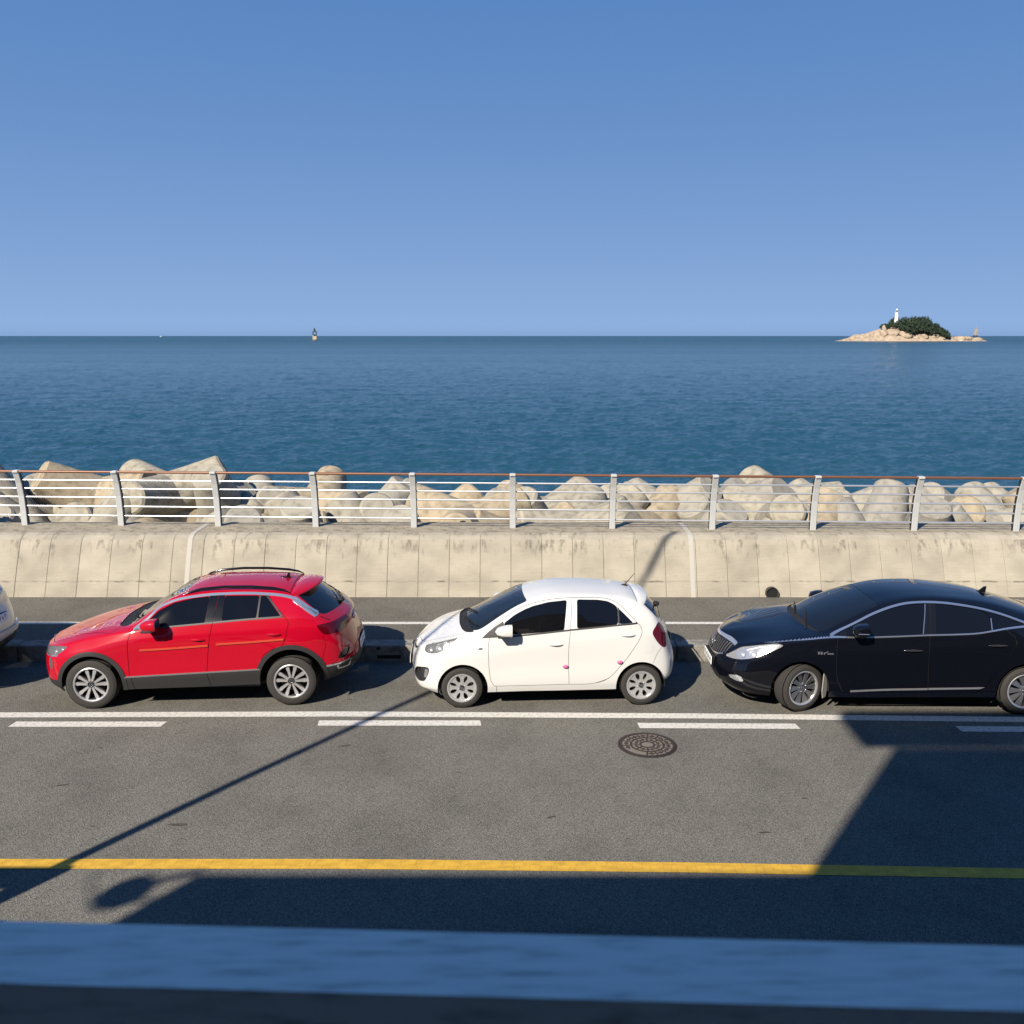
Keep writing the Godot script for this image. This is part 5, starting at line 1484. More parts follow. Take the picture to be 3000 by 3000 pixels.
func scene_materials() -> void:
	asphalt("asphalt", lin(0.216, 0.208, 0.186), 11)
	asphalt("path_asphalt", lin(0.214, 0.200, 0.172), 21)
	var line := mat("white_line", lin(0.528, 0.5148, 0.4752), 0.75)
	line.albedo_texture = noise_tex(noise(FastNoiseLite.TYPE_SIMPLEX_SMOOTH, 0.03, 6, 31), 512, ramp([[0.0, 0.55], [0.22, 0.86], [0.5, 0.96], [1.0, 1.0]]))
	world_map(line, Vector3.ONE * 1.2)
	var yellow := mat("yellow_line", lin(0.528, 0.3102, 0.0297), 0.75)
	yellow.albedo_texture = cracked_paint()
	world_map(yellow, Vector3(0.25, 1.0, 1.0))
	concrete("kerb_concrete", lin(0.2376, 0.2244, 0.2046), 41)
	for k in 3:
		var tone: float = [1.0, 0.95, 0.91][k]
		var m := mat("wall_%d" % k, lin(0.352 * tone, 0.322 * tone, 0.260 * tone), 0.9)
		m.heightmap_enabled = true
		m.heightmap_texture = noise_tex(noise(FastNoiseLite.TYPE_SIMPLEX_SMOOTH, 0.06, 5, 50), 512) if k == 0 else M["wall_0"].heightmap_texture
		m.heightmap_scale = 0.35
		m.albedo_texture = wall_stains() if k == 0 else M["wall_0"].albedo_texture
		world_map(m, Vector3(1.0 / 12.8, 1.0 / 1.6, 1.0 / 1.6))
		m.uv1_triplanar_sharpness = 10.0
	concrete("wall_top", lin(0.3036, 0.2706, 0.2112), 55)
	mat("sealant", lin(0.3432, 0.33, 0.297), 0.8)
	mat("plug", lin(0.4356, 0.4026, 0.33), 0.9)
	var tints := [[0.335, 0.31, 0.25], [0.315, 0.295, 0.245], [0.35, 0.295, 0.21], [0.285, 0.27, 0.235]]
	for k in 4:
		concrete("block_%d" % k, lin(tints[k][0], tints[k][1], tints[k][2]), 60 + k * 3, 0.35)
	mat("post_paint", lin(0.42, 0.435, 0.44), 0.45, 0.1)
	mat("bracket", lin(0.0132, 0.0132, 0.0145), 0.6)  # near black: shade on the railing post sides, put into the colour
	mat("steel_tube", lin(0.66, 0.67, 0.69), 0.42, 0.85)
	mat("copper_tube", lin(0.165, 0.0759, 0.0429), 0.45, 0.3)
	mat("iron", lin(0.0297, 0.0224, 0.0198), 0.62, 0.2)
	mat("iron_dust", lin(0.132, 0.1122, 0.0957), 0.9)
	concrete("bed", lin(0.066, 0.0627, 0.0561), 90)
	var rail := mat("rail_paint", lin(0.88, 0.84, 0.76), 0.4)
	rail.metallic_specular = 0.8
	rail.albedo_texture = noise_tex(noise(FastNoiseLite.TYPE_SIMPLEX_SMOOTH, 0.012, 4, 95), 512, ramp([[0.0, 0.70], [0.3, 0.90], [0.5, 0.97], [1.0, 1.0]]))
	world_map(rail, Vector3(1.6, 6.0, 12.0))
	mat("balcony", lin(0.0594, 0.0594, 0.0627), 0.8)  # dark grey: shade on the face below the rail, put into the colour
	concrete("render_wall", lin(0.2772, 0.2706, 0.2574), 97)
	mat("building_glass", lin(0.0132, 0.0165, 0.0198), 0.05)
	mat("building_frame", lin(0.0528, 0.0528, 0.0561), 0.4)
	mat("lamp_steel", lin(0.198, 0.2046, 0.2112), 0.45, 0.6)
	var g := concrete("granite", lin(0.3696, 0.297, 0.2211), 101, 0.0)
	g.heightmap_enabled = false
	g.uv1_scale = Vector3.ONE * 0.02
	mat("leaf_dark", lin(0.0145, 0.0297, 0.0145), 0.9)
	mat("leaf_mid", lin(0.0211, 0.0409, 0.0172), 0.9)
	mat("sand_shelf", lin(0.045, 0.15, 0.135), 0.95)
	mat("bark", lin(0.0594, 0.0462, 0.0363), 0.9)
	mat("tower_white", lin(0.82, 0.82, 0.80), 0.6)
	mat("buoy_yellow", lin(0.429, 0.2772, 0.066), 0.7)
	mat("buoy_dark", lin(0.0132, 0.0231, 0.033), 0.7)
	mat("cream", lin(0.4488, 0.3828, 0.2772), 0.8)
	mat("rust", lin(0.198, 0.1122, 0.0594), 0.9)

# ---------------------------------------------------------------- the setting
func ribbon(pts: Array, half: float, y: float) -> ArrayMesh:
	# a flat painted band along points [x, z]
	var s := shape()
	for i in pts.size() - 1:
		var a := Vector3(pts[i][0], y, pts[i][1])
		var b := Vector3(pts[i + 1][0], y, pts[i + 1][1])
		s.quad(a + Vector3(0, 0, -half), b + Vector3(0, 0, -half), b + Vector3(0, 0, half), a + Vector3(0, 0, half), Vector3.UP)
	return s.mesh()

func road_y(z: float) -> float:
	return minf(0.0, (z + 11.6) * 0.021)

func roads() -> void:
	var s := shape()
	var zs := [40.0, 3.0, -4.0, -8.0, -11.0, -11.6, -13.0, -13.75]
	for i in zs.size() - 1:
		for k in 12:
			var x0 := -90.0 + 15.0 * k
			s.quad(Vector3(x0, road_y(zs[i]), zs[i]), Vector3(x0 + 15, road_y(zs[i]), zs[i]), Vector3(x0 + 15, road_y(zs[i + 1]), zs[i + 1]), Vector3(x0, road_y(zs[i + 1]), zs[i + 1]), Vector3.UP)
	setting("road", s.mesh(), "asphalt")
	setting("edge_line", ribbon([[-60, -11.2], [-20, -11.45], [-10, -11.515], [-6.6, -11.535], [-2.2, -11.567], [2.4, -11.503], [6.5, -11.387], [10, -11.26], [60, -9.3]], 0.083, 0.004), "white_line")
	setting("yellow_line", ribbon([[-60, -8.2], [-10, -8.06], [-4.75, -8.03], [-1.58, -8.03], [1.57, -7.972], [4.66, -7.87], [10, -7.66], [60, -5.7]], 0.084, 0.004), "yellow_line")
	for d in [[-18.3, -16.3, -11.2], [-14.3, -12.3, -11.21], [-10.3, -8.3, -11.23], [-6.30, -4.39, -11.24], [-2.45, -0.395, -11.276], [1.59, 3.583, -11.20], [5.562, 7.56, -11.095], [9.5, 11.5, -10.98]]:
		var b := -0.03 if d[0] < -3.0 else 0.02
		var q := shape()
		var tilt: float = 0.026 if d[0] > 1.0 else 0.0
		q.quad(Vector3(d[0] - b * 0.3, 0.004, d[2] - 0.082), Vector3(d[1] - b * 0.5, 0.004, d[2] - 0.082 + tilt), Vector3(d[1] + b * 0.5, 0.004, d[2] + 0.082 + tilt), Vector3(d[0] + b * 0.3, 0.004, d[2] + 0.082), Vector3.UP)
		setting("lane_dash", q.mesh(), "white_line")
	var rng := RandomNumberGenerator.new()
	rng.seed = 31
	var road: Node3D = get_node("road")
	for e in [[-4.9, -9.6, 0.14], [-3.35, -8.75, 0.22], [-4.2, -8.72, 0.07], [-5.6, -9.35, 0.10], [-2.0, -10.6, 0.16], [-4.9, -10.55, 0.10], [-2.75, -11.95, 0.16], [-2.2, -12.1, 0.08], [3.1, -9.3, 0.10], [0.4, -8.9, 0.12], [-0.6, -9.9, 0.08], [2.5, -8.6, 0.14], [-1.2, -12.2, 0.07], [4.0, -12.1, 0.10]]:
		var poly := PackedVector2Array()
		for k in 9:
			var a := TAU * k / 9.0
			poly.append(Vector2(cos(a) * e[2] * 0.5, sin(a) * e[2] * 0.14) * rng.randf_range(0.6, 1.2))
		part("tar_spot", shape().prism(poly, 0.0025, Transform3D(Basis(Vector3.UP, rng.randf_range(-0.4, 0.4)) * Basis(Vector3.RIGHT, -PI / 2), Vector3(e[0], road_y(e[1]), e[1])), false).mesh(), "bed", road)
	# kerb stones, one metre each, and the raised path behind them
	var kerb := Node3D.new()
	kerb.name = "kerb"
	kerb.set_meta("kind", "structure")
	add_child(kerb)
	var stone := shape().box(Vector3(0, 0.04, -13.855), Vector3(0.988, 0.34, 0.30), 0.014).mesh()
	for k in 44:
		var x := -22.0 + k
		var o := part("kerb_stone", stone, "kerb_concrete", kerb)
		o.position = Vector3(x, 0.0 if k % 3 else -0.004, 0.003 * (k % 2))
	part("drain_shade", shape().box(Vector3(-1.86, 0.035, -13.701), Vector3(0.36, 0.05, 0.012), 0.004).mesh(), "gap", kerb)  # black boxes on the kerb face paint the shade of the drain openings
	part("drain_shade", shape().box(Vector3(-2.02, 0.165, -13.703), Vector3(0.05, 0.035, 0.012), 0.004).mesh(), "gap", kerb)
	var p := shape()
	for k in 12:
		var x0 := -90.0 + 15.0 * k
		p.quad(Vector3(x0, 0.2, -14.0), Vector3(x0 + 15, 0.2, -14.0), Vector3(x0 + 15, 0.2, -16.6), Vector3(x0, 0.2, -16.6), Vector3.UP)
	setting("path", p.mesh(), "path_asphalt")
	setting("path_line", ribbon([[-60, -14.87], [60, -14.87]], 0.062, 0.204), "white_line")

func sea_wall() -> void:
	var root := thing("sea_wall", "sloping beige concrete sea wall cast in narrow panels, stained along its top", "wall", Vector3(0, 0.2, -16.42))
	# profile [z, y] from the foot of the face up and back, relative to the foot
	var prof := [[0.0, -0.05], [-0.04, 0.06], [-0.22, 0.50], [-0.40, 0.88], [-0.455, 0.965], [-0.55, 1.025], [-0.68, 1.05]]
	var wide := 0.5585
	var x := -13.42
	var n := 0
	var rng := RandomNumberGenerator.new()
	rng.seed = 5
	while x < 13.5:
		var joint := absf(x + wide - 3.235) < 0.06 or absf(x + wide + 5.86) < 0.06
		var gap := 0.0025
		var s := shape()
		var a := x + gap
		var b := x + wide - gap
		var out := rng.randf_range(0.0, 0.006)
		for i in prof.size() - 1:
			var p0 := Vector3(0, prof[i][1], prof[i][0] + out)
			var p1 := Vector3(0, prof[i + 1][1], prof[i + 1][0] + out)
			var e := Vector3(0.006, 0, 0)
			var back := Vector3(0, 0, -0.005)
			var nn := Vector3(0, p0.z - p1.z, p1.y - p0.y)
			s.quad(Vector3(a, 0, 0) + e + p0, Vector3(b, 0, 0) - e + p0, Vector3(b, 0, 0) - e + p1, Vector3(a, 0, 0) + e + p1, nn)
			s.quad(Vector3(a, 0, 0) + p0 + back, Vector3(a, 0, 0) + e + p0, Vector3(a, 0, 0) + e + p1, Vector3(a, 0, 0) + p1 + back, nn + Vector3(-1, 0, 0))
			s.quad(Vector3(b, 0, 0) + p0 + back, Vector3(b, 0, 0) - e + p0, Vector3(b, 0, 0) - e + p1, Vector3(b, 0, 0) + p1 + back, nn + Vector3(1, 0, 0))
		part("wall_panel", s.mesh(), "wall_%d" % (rng.randi() % 3), root)
		for row in [[0.47, 0.0], [0.71, 0.0]]:
			if rng.randf() < 0.93:
				var px := a + 0.09 + rng.randf_range(-0.03, 0.05)
				var py: float = row[0] + rng.randf_range(-0.015, 0.015)
				var z := lerpf(-0.04, -0.40, (py - 0.06) / 0.82) + out + 0.001
				part("tie_plug", shape().lathe([[0.030, -0.01], [0.026, 0.002], [0.0, 0.003]], Transform3D(Basis(Vector3.RIGHT, -0.41), Vector3(px, py, z)), 10).mesh(), "plug", root)
		x += wide
		n += 1
	# the solid body behind the panels and its flat top
	var core := shape()
	for k in 18:
		var x0 := -90.0 + 10.0 * k
		var x1 := x0 + 10.0
		for i in prof.size() - 1:
			core.quad(Vector3(x0, prof[i][1], prof[i][0] - 0.014), Vector3(x1, prof[i][1], prof[i][0] - 0.014), Vector3(x1, prof[i + 1][1], prof[i + 1][0] - 0.014), Vector3(x0, prof[i + 1][1], prof[i + 1][0] - 0.014), Vector3(0, 0.3, 1))
		core.quad(Vector3(x0, 1.05, -0.68), Vector3(x1, 1.05, -0.68), Vector3(x1, 1.06, -1.62), Vector3(x0, 1.06, -1.62), Vector3.UP)
		core.quad(Vector3(x0, 1.06, -1.62), Vector3(x1, 1.06, -1.62), Vector3(x1, -3.5, -1.75), Vector3(x0, -3.5, -1.75), Vector3(0, 0, -1))
	part("wall_body", core.mesh(), "wall_top", root)
	for jx in [-5.86, 3.258]:
		var st := shape()
		for i in prof.size():
			var p0 := Vector3(jx, prof[i][1], prof[i][0] + 0.011)
			var p1 := Vector3(jx, prof[i + 1][1], prof[i + 1][0] + 0.011) if i + 1 < prof.size() else Vector3(jx, 1.056, -1.55)
			p0.y += 0.006 if i > 3 else 0.0
			p1.y += 0.006 if i > 2 else 0.0
			var h := Vector3(0.043, 0, 0)
			st.quad(p0 - h, p0 + h, p1 + h, p1 - h, Vector3(0, 0.5, 1))
		part("joint_strip", st.mesh(), "sealant", root)
	# drain pipe at the foot
	var pt := Transform3D(Basis(Vector3.RIGHT, -0.08), Vector3(4.665, 0.075, 0.010))
	var pipe := part("drain_pipe", shape().lathe([[0.116, -0.08], [0.116, 0.016], [0.106, 0.016], [0.106, -0.03]], pt, 30).mesh(), "bed", root)
	part("bore_shade", shape().lathe([[0.107, -0.02], [0.107, -0.014], [0.0, -0.014]], pt, 30).mesh(), "gap", pipe)  # black disc paints the darkness inside the pipe

func railing() -> void:
	var root := thing("guard_rail", "sea front railing of pale grey curved posts, steel tubes and a copper brown handrail", "railing", Vector3(0, 1.25, -17.47))
	var xs := []
	for k in 17:
		xs.append(-14.93 + 1.868 * k)
	# one post: flat face to the road, leaning in at the top; near black sheets on its sides paint in their shade and the tube notches
	var side := [[-0.005, 0.0], [0.0, 0.30], [0.022, 0.58], [0.075, 0.83], [0.135, 1.0], [0.155, 1.055]]     # [towards the road, up]
	var s := shape()
	for i in side.size() - 1:
		var f0 := Vector3(0, side[i][1], side[i][0])
		var f1 := Vector3(0, side[i + 1][1], side[i + 1][0])
		var d0 := Vector3(0, 0, -0.11 + 0.02 * i / 5.0)
		var d1 := Vector3(0, 0, -0.11 + 0.02 * (i + 1) / 5.0)
		var h := Vector3(0.056, 0, 0)
		var c := Vector3(0.006, 0, 0)
		var b := Vector3(0, 0, -0.006)
		s.quad(f0 - h + c, f0 + h - c, f1 + h - c, f1 - h + c, Vector3(0, 0, 1))
		for g in [-1.0, 1.0]:
			s.quad(f0 + h * g - c * g, f0 + h * g + b, f1 + h * g + b, f1 + h * g - c * g, Vector3(g, 0, 1))
			s.quad(f0 + h * g + b, f0 + h * g + d0, f1 + h * g + d1, f1 + h * g + b, Vector3(g, 0, 0))
		s.quad(f0 - h + d0, f0 + h + d0, f1 + h + d1, f1 - h + d1, Vector3(0, 0, -1))
	s.box(Vector3(0, 1.055, 0.105), Vector3(0.114, 0.05, 0.13), 0.012)
	var post := s.mesh()
	var shade_sheet := shape()
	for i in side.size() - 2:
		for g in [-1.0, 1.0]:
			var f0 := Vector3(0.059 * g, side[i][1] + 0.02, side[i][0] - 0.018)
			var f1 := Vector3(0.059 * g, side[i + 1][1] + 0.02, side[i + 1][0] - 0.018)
			shade_sheet.quad(f0, f0 + Vector3(0, 0, -0.07), f1 + Vector3(0, 0, -0.07), f1, Vector3(g, 0, 0))
	var dark := shade_sheet.mesh()
	var heights := [0.19, 0.372, 0.549, 0.721, 0.886]
	for k in xs.size():
		var off := Vector3(xs[k], -0.005 * k + 0.02, 0.0301 * xs[k])
		var o := part("post", post, "post_paint", root)
		o.position = off
		part("side_shade", dark, "bracket", o)
		if k + 1 < xs.size():
			var nxt := Vector3(xs[k + 1], -0.005 * (k + 1) + 0.02, 0.0301 * xs[k + 1])
			var g := Vector3(0.058, 0, 0)
			part("hand_rail", shape().tube([off + g + Vector3(0, 1.055, 0.115), nxt - g + Vector3(0, 1.055, 0.115)], 0.025, 12).mesh(), "copper_tube", root)
			for y in heights:
				var f := 0.0
				for i in side.size() - 1:
					if y >= side[i][1]:
						f = lerpf(side[i][0], side[i + 1][0], (y - side[i][1]) / (side[i + 1][1] - side[i][1]))
				part("rail", shape().tube([off + g * 0.8 + Vector3(0, y, f - 0.05), nxt - g * 0.8 + Vector3(0, y, f - 0.05)], 0.0165, 10).mesh(), "steel_tube", root)

func tetrapod_mesh(rng: RandomNumberGenerator) -> ArrayMesh:
	var s := shape()
	var legs := [Vector3(0, 1, 0), Vector3(0.9428, -0.3333, 0), Vector3(-0.4714, -0.3333, 0.8165), Vector3(-0.4714, -0.3333, -0.8165)]
	for d in legs:
		var t := frame_on(Vector3.ZERO, d, Vector3(0.3, 0.2, 0.9))
		var L := 1.52 + rng.randf_range(-0.03, 0.03)
		var e := 0.335
		s.lathe([[0.0, -0.3], [0.62, -0.1], [0.60, 0.25], [0.545, 0.50], [e + 0.09, L - 0.30], [e + 0.05, L - 0.045], [e, L], [0.0, L]], t, 28)
	return s.mesh()

func tetrapods() -> void:
	var rng := RandomNumberGenerator.new()
	rng.seed = 2024
	var kinds := []
	for k in 4:
		kinds.append(tetrapod_mesh(rng))
	var spots := []
	# three rows behind the wall: close under it, behind, and the outer row at the water
	for k in 20:
		spots.append([-11.8 + 1.22 * k + rng.randf_range(-0.2, 0.2), 0.22 + rng.randf_range(-0.12, 0.10), -20.0 + rng.randf_range(-0.2, 0.15)])
	for k in 20:
		spots.append([-12.2 + 1.30 * k + rng.randf_range(-0.22, 0.22), 0.42 + rng.randf_range(-0.15, 0.12), -21.3 + rng.randf_range(-0.2, 0.2)])
	for k in 20:
		spots.append([-13.0 + 1.40 * k + rng.randf_range(-0.25, 0.25), 0.22 + rng.randf_range(-0.18, 0.12), -22.7 + rng.randf_range(-0.25, 0.25)])
	for k in 12:
		spots.append([-13.5 + 2.4 * k + rng.randf_range(-0.3, 0.3), -0.75, -23.9 + rng.randf_range(-0.3, 0.3)])
	# the higher heap towards the red crossover's end of the wall
	for e in [[-11.4, 0.95, -21.5], [-9.6, 0.90, -21.9], [-8.1, 0.95, -21.9], [-6.6, 0.80, -21.6]]:
		spots.append(e)
	var row_words := ["in the row close behind the sea wall", "in the middle of the heap", "at the water's edge", "half sunk on the seaward side", "lying high on the heap"]
	var tone_words := ["pale beige", "light grey", "ochre tinted", "darker grey"]
	for i in spots.size():
		var e: Array = spots[i]
		var row := 0 if i < 20 else 1 if i < 40 else 2 if i < 60 else 3 if i < 72 else 4
		var tone: int = [0, 0, 1, 1, 2, 3][rng.randi() % 6]
		var o := single("tetrapod", kinds[rng.randi() % 4], "block_%d" % tone, tone_words[tone] + " concrete tetrapod " + row_words[row], "tetrapod", Vector3(e[0], e[1], e[2]), tone_words[tone] + " tetrapods " + row_words[row])
		# one leg lies between level and slantwise up, as they settle; never straight up
		o.rotation = Vector3(0, rng.randf_range(-PI, PI), 0)
		o.basis = Basis(Vector3(rng.randfn(), 0, rng.randfn()).normalized(), rng.randf_range(0.5, 1.7)) * o.basis
		if row != 3:      # settled into a heap of nearly even height
			var tip := 0.0
			for d in [Vector3(0, 1, 0), Vector3(0.9428, -0.3333, 0), Vector3(-0.4714, -0.3333, 0.8165), Vector3(-0.4714, -0.3333, -0.8165)]:
				tip = maxf(tip, (o.basis * d).y * 1.52 + 0.33 * sqrt(1.0 - pow((o.basis * d).y, 2.0)))
			o.position.y = (rng.randf_range(1.25, 1.55) if row < 2 else rng.randf_range(1.30, 1.62) if row == 2 else rng.randf_range(1.85, 2.05)) - tip
	var b := shape()
	for k in 14:
		var x0 := -70.0 + 10.0 * k
		b.quad(Vector3(x0, -0.9, -18.0), Vector3(x0 + 10, -0.9, -18.0), Vector3(x0 + 10, -4.0, -28.0), Vector3(x0, -4.0, -28.0), Vector3(0, 1, -0.3))
	setting("rock_bed", b.mesh(), "bed")

const SEA := -2.5

func sea() -> void:
	# choppy water: crests from ridged noise on a net whose rows lie about half a picture row apart
	var chop := noise(FastNoiseLite.TYPE_SIMPLEX_SMOOTH, 1.0, 3, 41)
	chop.fractal_type = FastNoiseLite.FRACTAL_RIDGED
	chop.fractal_gain = 0.55
	var swell := noise(FastNoiseLite.TYPE_SIMPLEX_SMOOTH, 1.0, 2, 43)
	var sand := noise(FastNoiseLite.TYPE_SIMPLEX_SMOOTH, 1.0, 4, 5)
	var rows := []
	var z := 23.0
	while z < 60000.0:
		rows.append(z)
		z += maxf(0.22, z * z / 15000.0)
	rows.append(60000.0)
	var cols := 560
	var nr := rows.size()
	var Y := PackedFloat32Array()
	var V := PackedVector3Array()
	var N := PackedVector3Array()
	for i in nr:
		var d: float = rows[i]
		var half := lerpf(d * 0.62 + 6.0, d * 4.0, clampf((d - 900.0) / 6000.0, 0.0, 1.0))
		for j in cols + 1:
			var x := (2.0 * j / cols - 1.0) * half
			var y := 0.16 * chop.get_noise_2d(x * 0.27, d * 0.40) + 0.14 * swell.get_noise_2d(x * 0.07, d * 0.16)
			V.append(Vector3(x, SEA + y, -d))
	for i in nr:
		for j in cols + 1:
			var a := V[maxi(i - 1, 0) * (cols + 1) + j]
			var b := V[mini(i + 1, nr - 1) * (cols + 1) + j]
			var c := V[i * (cols + 1) + maxi(j - 1, 0)]
			var e := V[i * (cols + 1) + mini(j + 1, cols)]
			N.append((b - a).cross(c - e).normalized())
	if N[0].y < 0:
		for i in N.size():
			N[i] = -N[i]
	# where the net is too wide to carry the waves they roughen the water instead, step by step
	var me := ArrayMesh.new()
	var ripple := noise_tex(noise(FastNoiseLite.TYPE_SIMPLEX_SMOOTH, 0.02, 5, 81), 1024, null, 9.0)
	var bands := [0.0, 260.0, 380.0, 540.0, 760.0, 1100.0, 1e9]
	for k in 6:
		var I := PackedInt32Array()
		for i in nr - 1:
			if rows[i] < bands[k] or rows[i] >= bands[k + 1]:
				continue
			for j in cols:
				var a := i * (cols + 1) + j
				var b := a + cols + 1
				I.append_array(PackedInt32Array([a, b, b + 1, a, b + 1, a + 1]))
		var arr := []
		arr.resize(Mesh.ARRAY_MAX)
		arr[Mesh.ARRAY_VERTEX] = V
		arr[Mesh.ARRAY_NORMAL] = N
		arr[Mesh.ARRAY_INDEX] = I
		me.add_surface_from_arrays(Mesh.PRIMITIVE_TRIANGLES, arr)
		var t := k / 5.0
		var water := lin(0.009, 0.058, 0.100)
		water.a = 0.68
		var m := mat("sea_water_%d" % k, water, lerpf(0.10, 0.25, t))
		m.transparency = BaseMaterial3D.TRANSPARENCY_ALPHA
		m.metallic_specular = lerpf(0.33, 0.20, t)
		m.normal_enabled = true
		m.normal_texture = ripple
		m.normal_scale = 0.6
		world_map(m, Vector3(0.13, 0.1, 0.2) if k < 2 else Vector3(0.04, 0.1, 0.05))
		me.surface_set_material(k, m)
	var o := MeshInstance3D.new()
	o.name = "sea"
	o.mesh = me
	o.set_meta("kind", "structure")
	add_child(o)
	# the bottom seen through the water: sand of one colour all over, a shelf with a ragged outer edge and a deeper floor
	var bed := shape()
	bed.quad(Vector3(-60000, -9.0, -20), Vector3(60000, -9.0, -20), Vector3(60000, -9.0, -60000), Vector3(-60000, -9.0, -60000), Vector3.UP)
	setting("sea_floor", bed.mesh(), "sand_shelf")
	var shelf := shape()
	for k in 260:
		var x0 := -260.0 + 2.0 * k
		var ends := []
		for x in [x0, x0 + 2.0]:
			ends.append(125.0 + 26.0 * sand.get_noise_2d(x * 0.016, 3.0) + 40.0 * sand.get_noise_2d(x * 0.35, 9.0))
		shelf.quad(Vector3(x0, -4.2, -20), Vector3(x0 + 2.0, -4.2, -20), Vector3(x0 + 2.0, -5.5, -ends[1]), Vector3(x0, -5.5, -ends[0]), Vector3.UP)
	setting("sand_shelf", shelf.mesh(), "sand_shelf")

# ---------------------------------------------------------------- far things
func leaf_crown(rng: RandomNumberGenerator, r: Vector3, count: int, leaf: float) -> ArrayMesh:
	var s := shape()
	for k in count:
		var d := Vector3(rng.randfn(), rng.randfn(), rng.randfn()).normalized()
		var f := pow(rng.randf(), 0.45)
		var p := Vector3(d.x * r.x, d.y * r.y * (1.0 if d.y > 0 else 0.6), d.z * r.z) * f
		p += Vector3(sin(d.x * 7.0 + d.z * 3.0), sin(d.z * 6.0), cos(d.x * 5.0)) * r.x * 0.10
		var n := (d + Vector3(rng.randfn(), rng.randfn() + 0.6, rng.randfn()) * 0.6).normalized()
		var t := n.cross(Vector3(rng.randfn(), rng.randfn(), rng.randfn())).normalized()
		var b := n.cross(t)
		var l := leaf * rng.randf_range(0.6, 1.3)
		s.tri(p + t * l, p + b * l * 0.8, p - t * l, n, n, n)
		s.tri(p + t * l, p - b * l * 0.8, p - t * l, n, n, n)
	return s.mesh()

func boulder(rng: RandomNumberGenerator, r: Vector3) -> ArrayMesh:
	var n := noise(FastNoiseLite.TYPE_SIMPLEX_SMOOTH, 0.9, 3, rng.randi() % 1000)
	var list := []
	var cuts := []
	for k in 14:
		cuts.append([Vector3(rng.randfn(), rng.randfn() * 0.9, rng.randfn()).normalized(), rng.randf_range(0.45, 0.85)])
	for i in 9:
		var la := lerpf(0.08, PI - 0.08, i / 8.0)
		var ring := []
		for k in 14:
			var lo := TAU * k / 14.0
			var d := Vector3(sin(la) * cos(lo), cos(la), sin(la) * sin(lo))
			var f := 1.0 + 0.12 * n.get_noise_3d(d.x * 2, d.y * 2, d.z * 2)
			for c in cuts:
				var h: float = d.dot(c[0]) * f
				if h > c[1]:
					f *= c[1] / h
			ring.append(d * r * f)
		list.append(ring)
	return shape().rings(list).mesh()

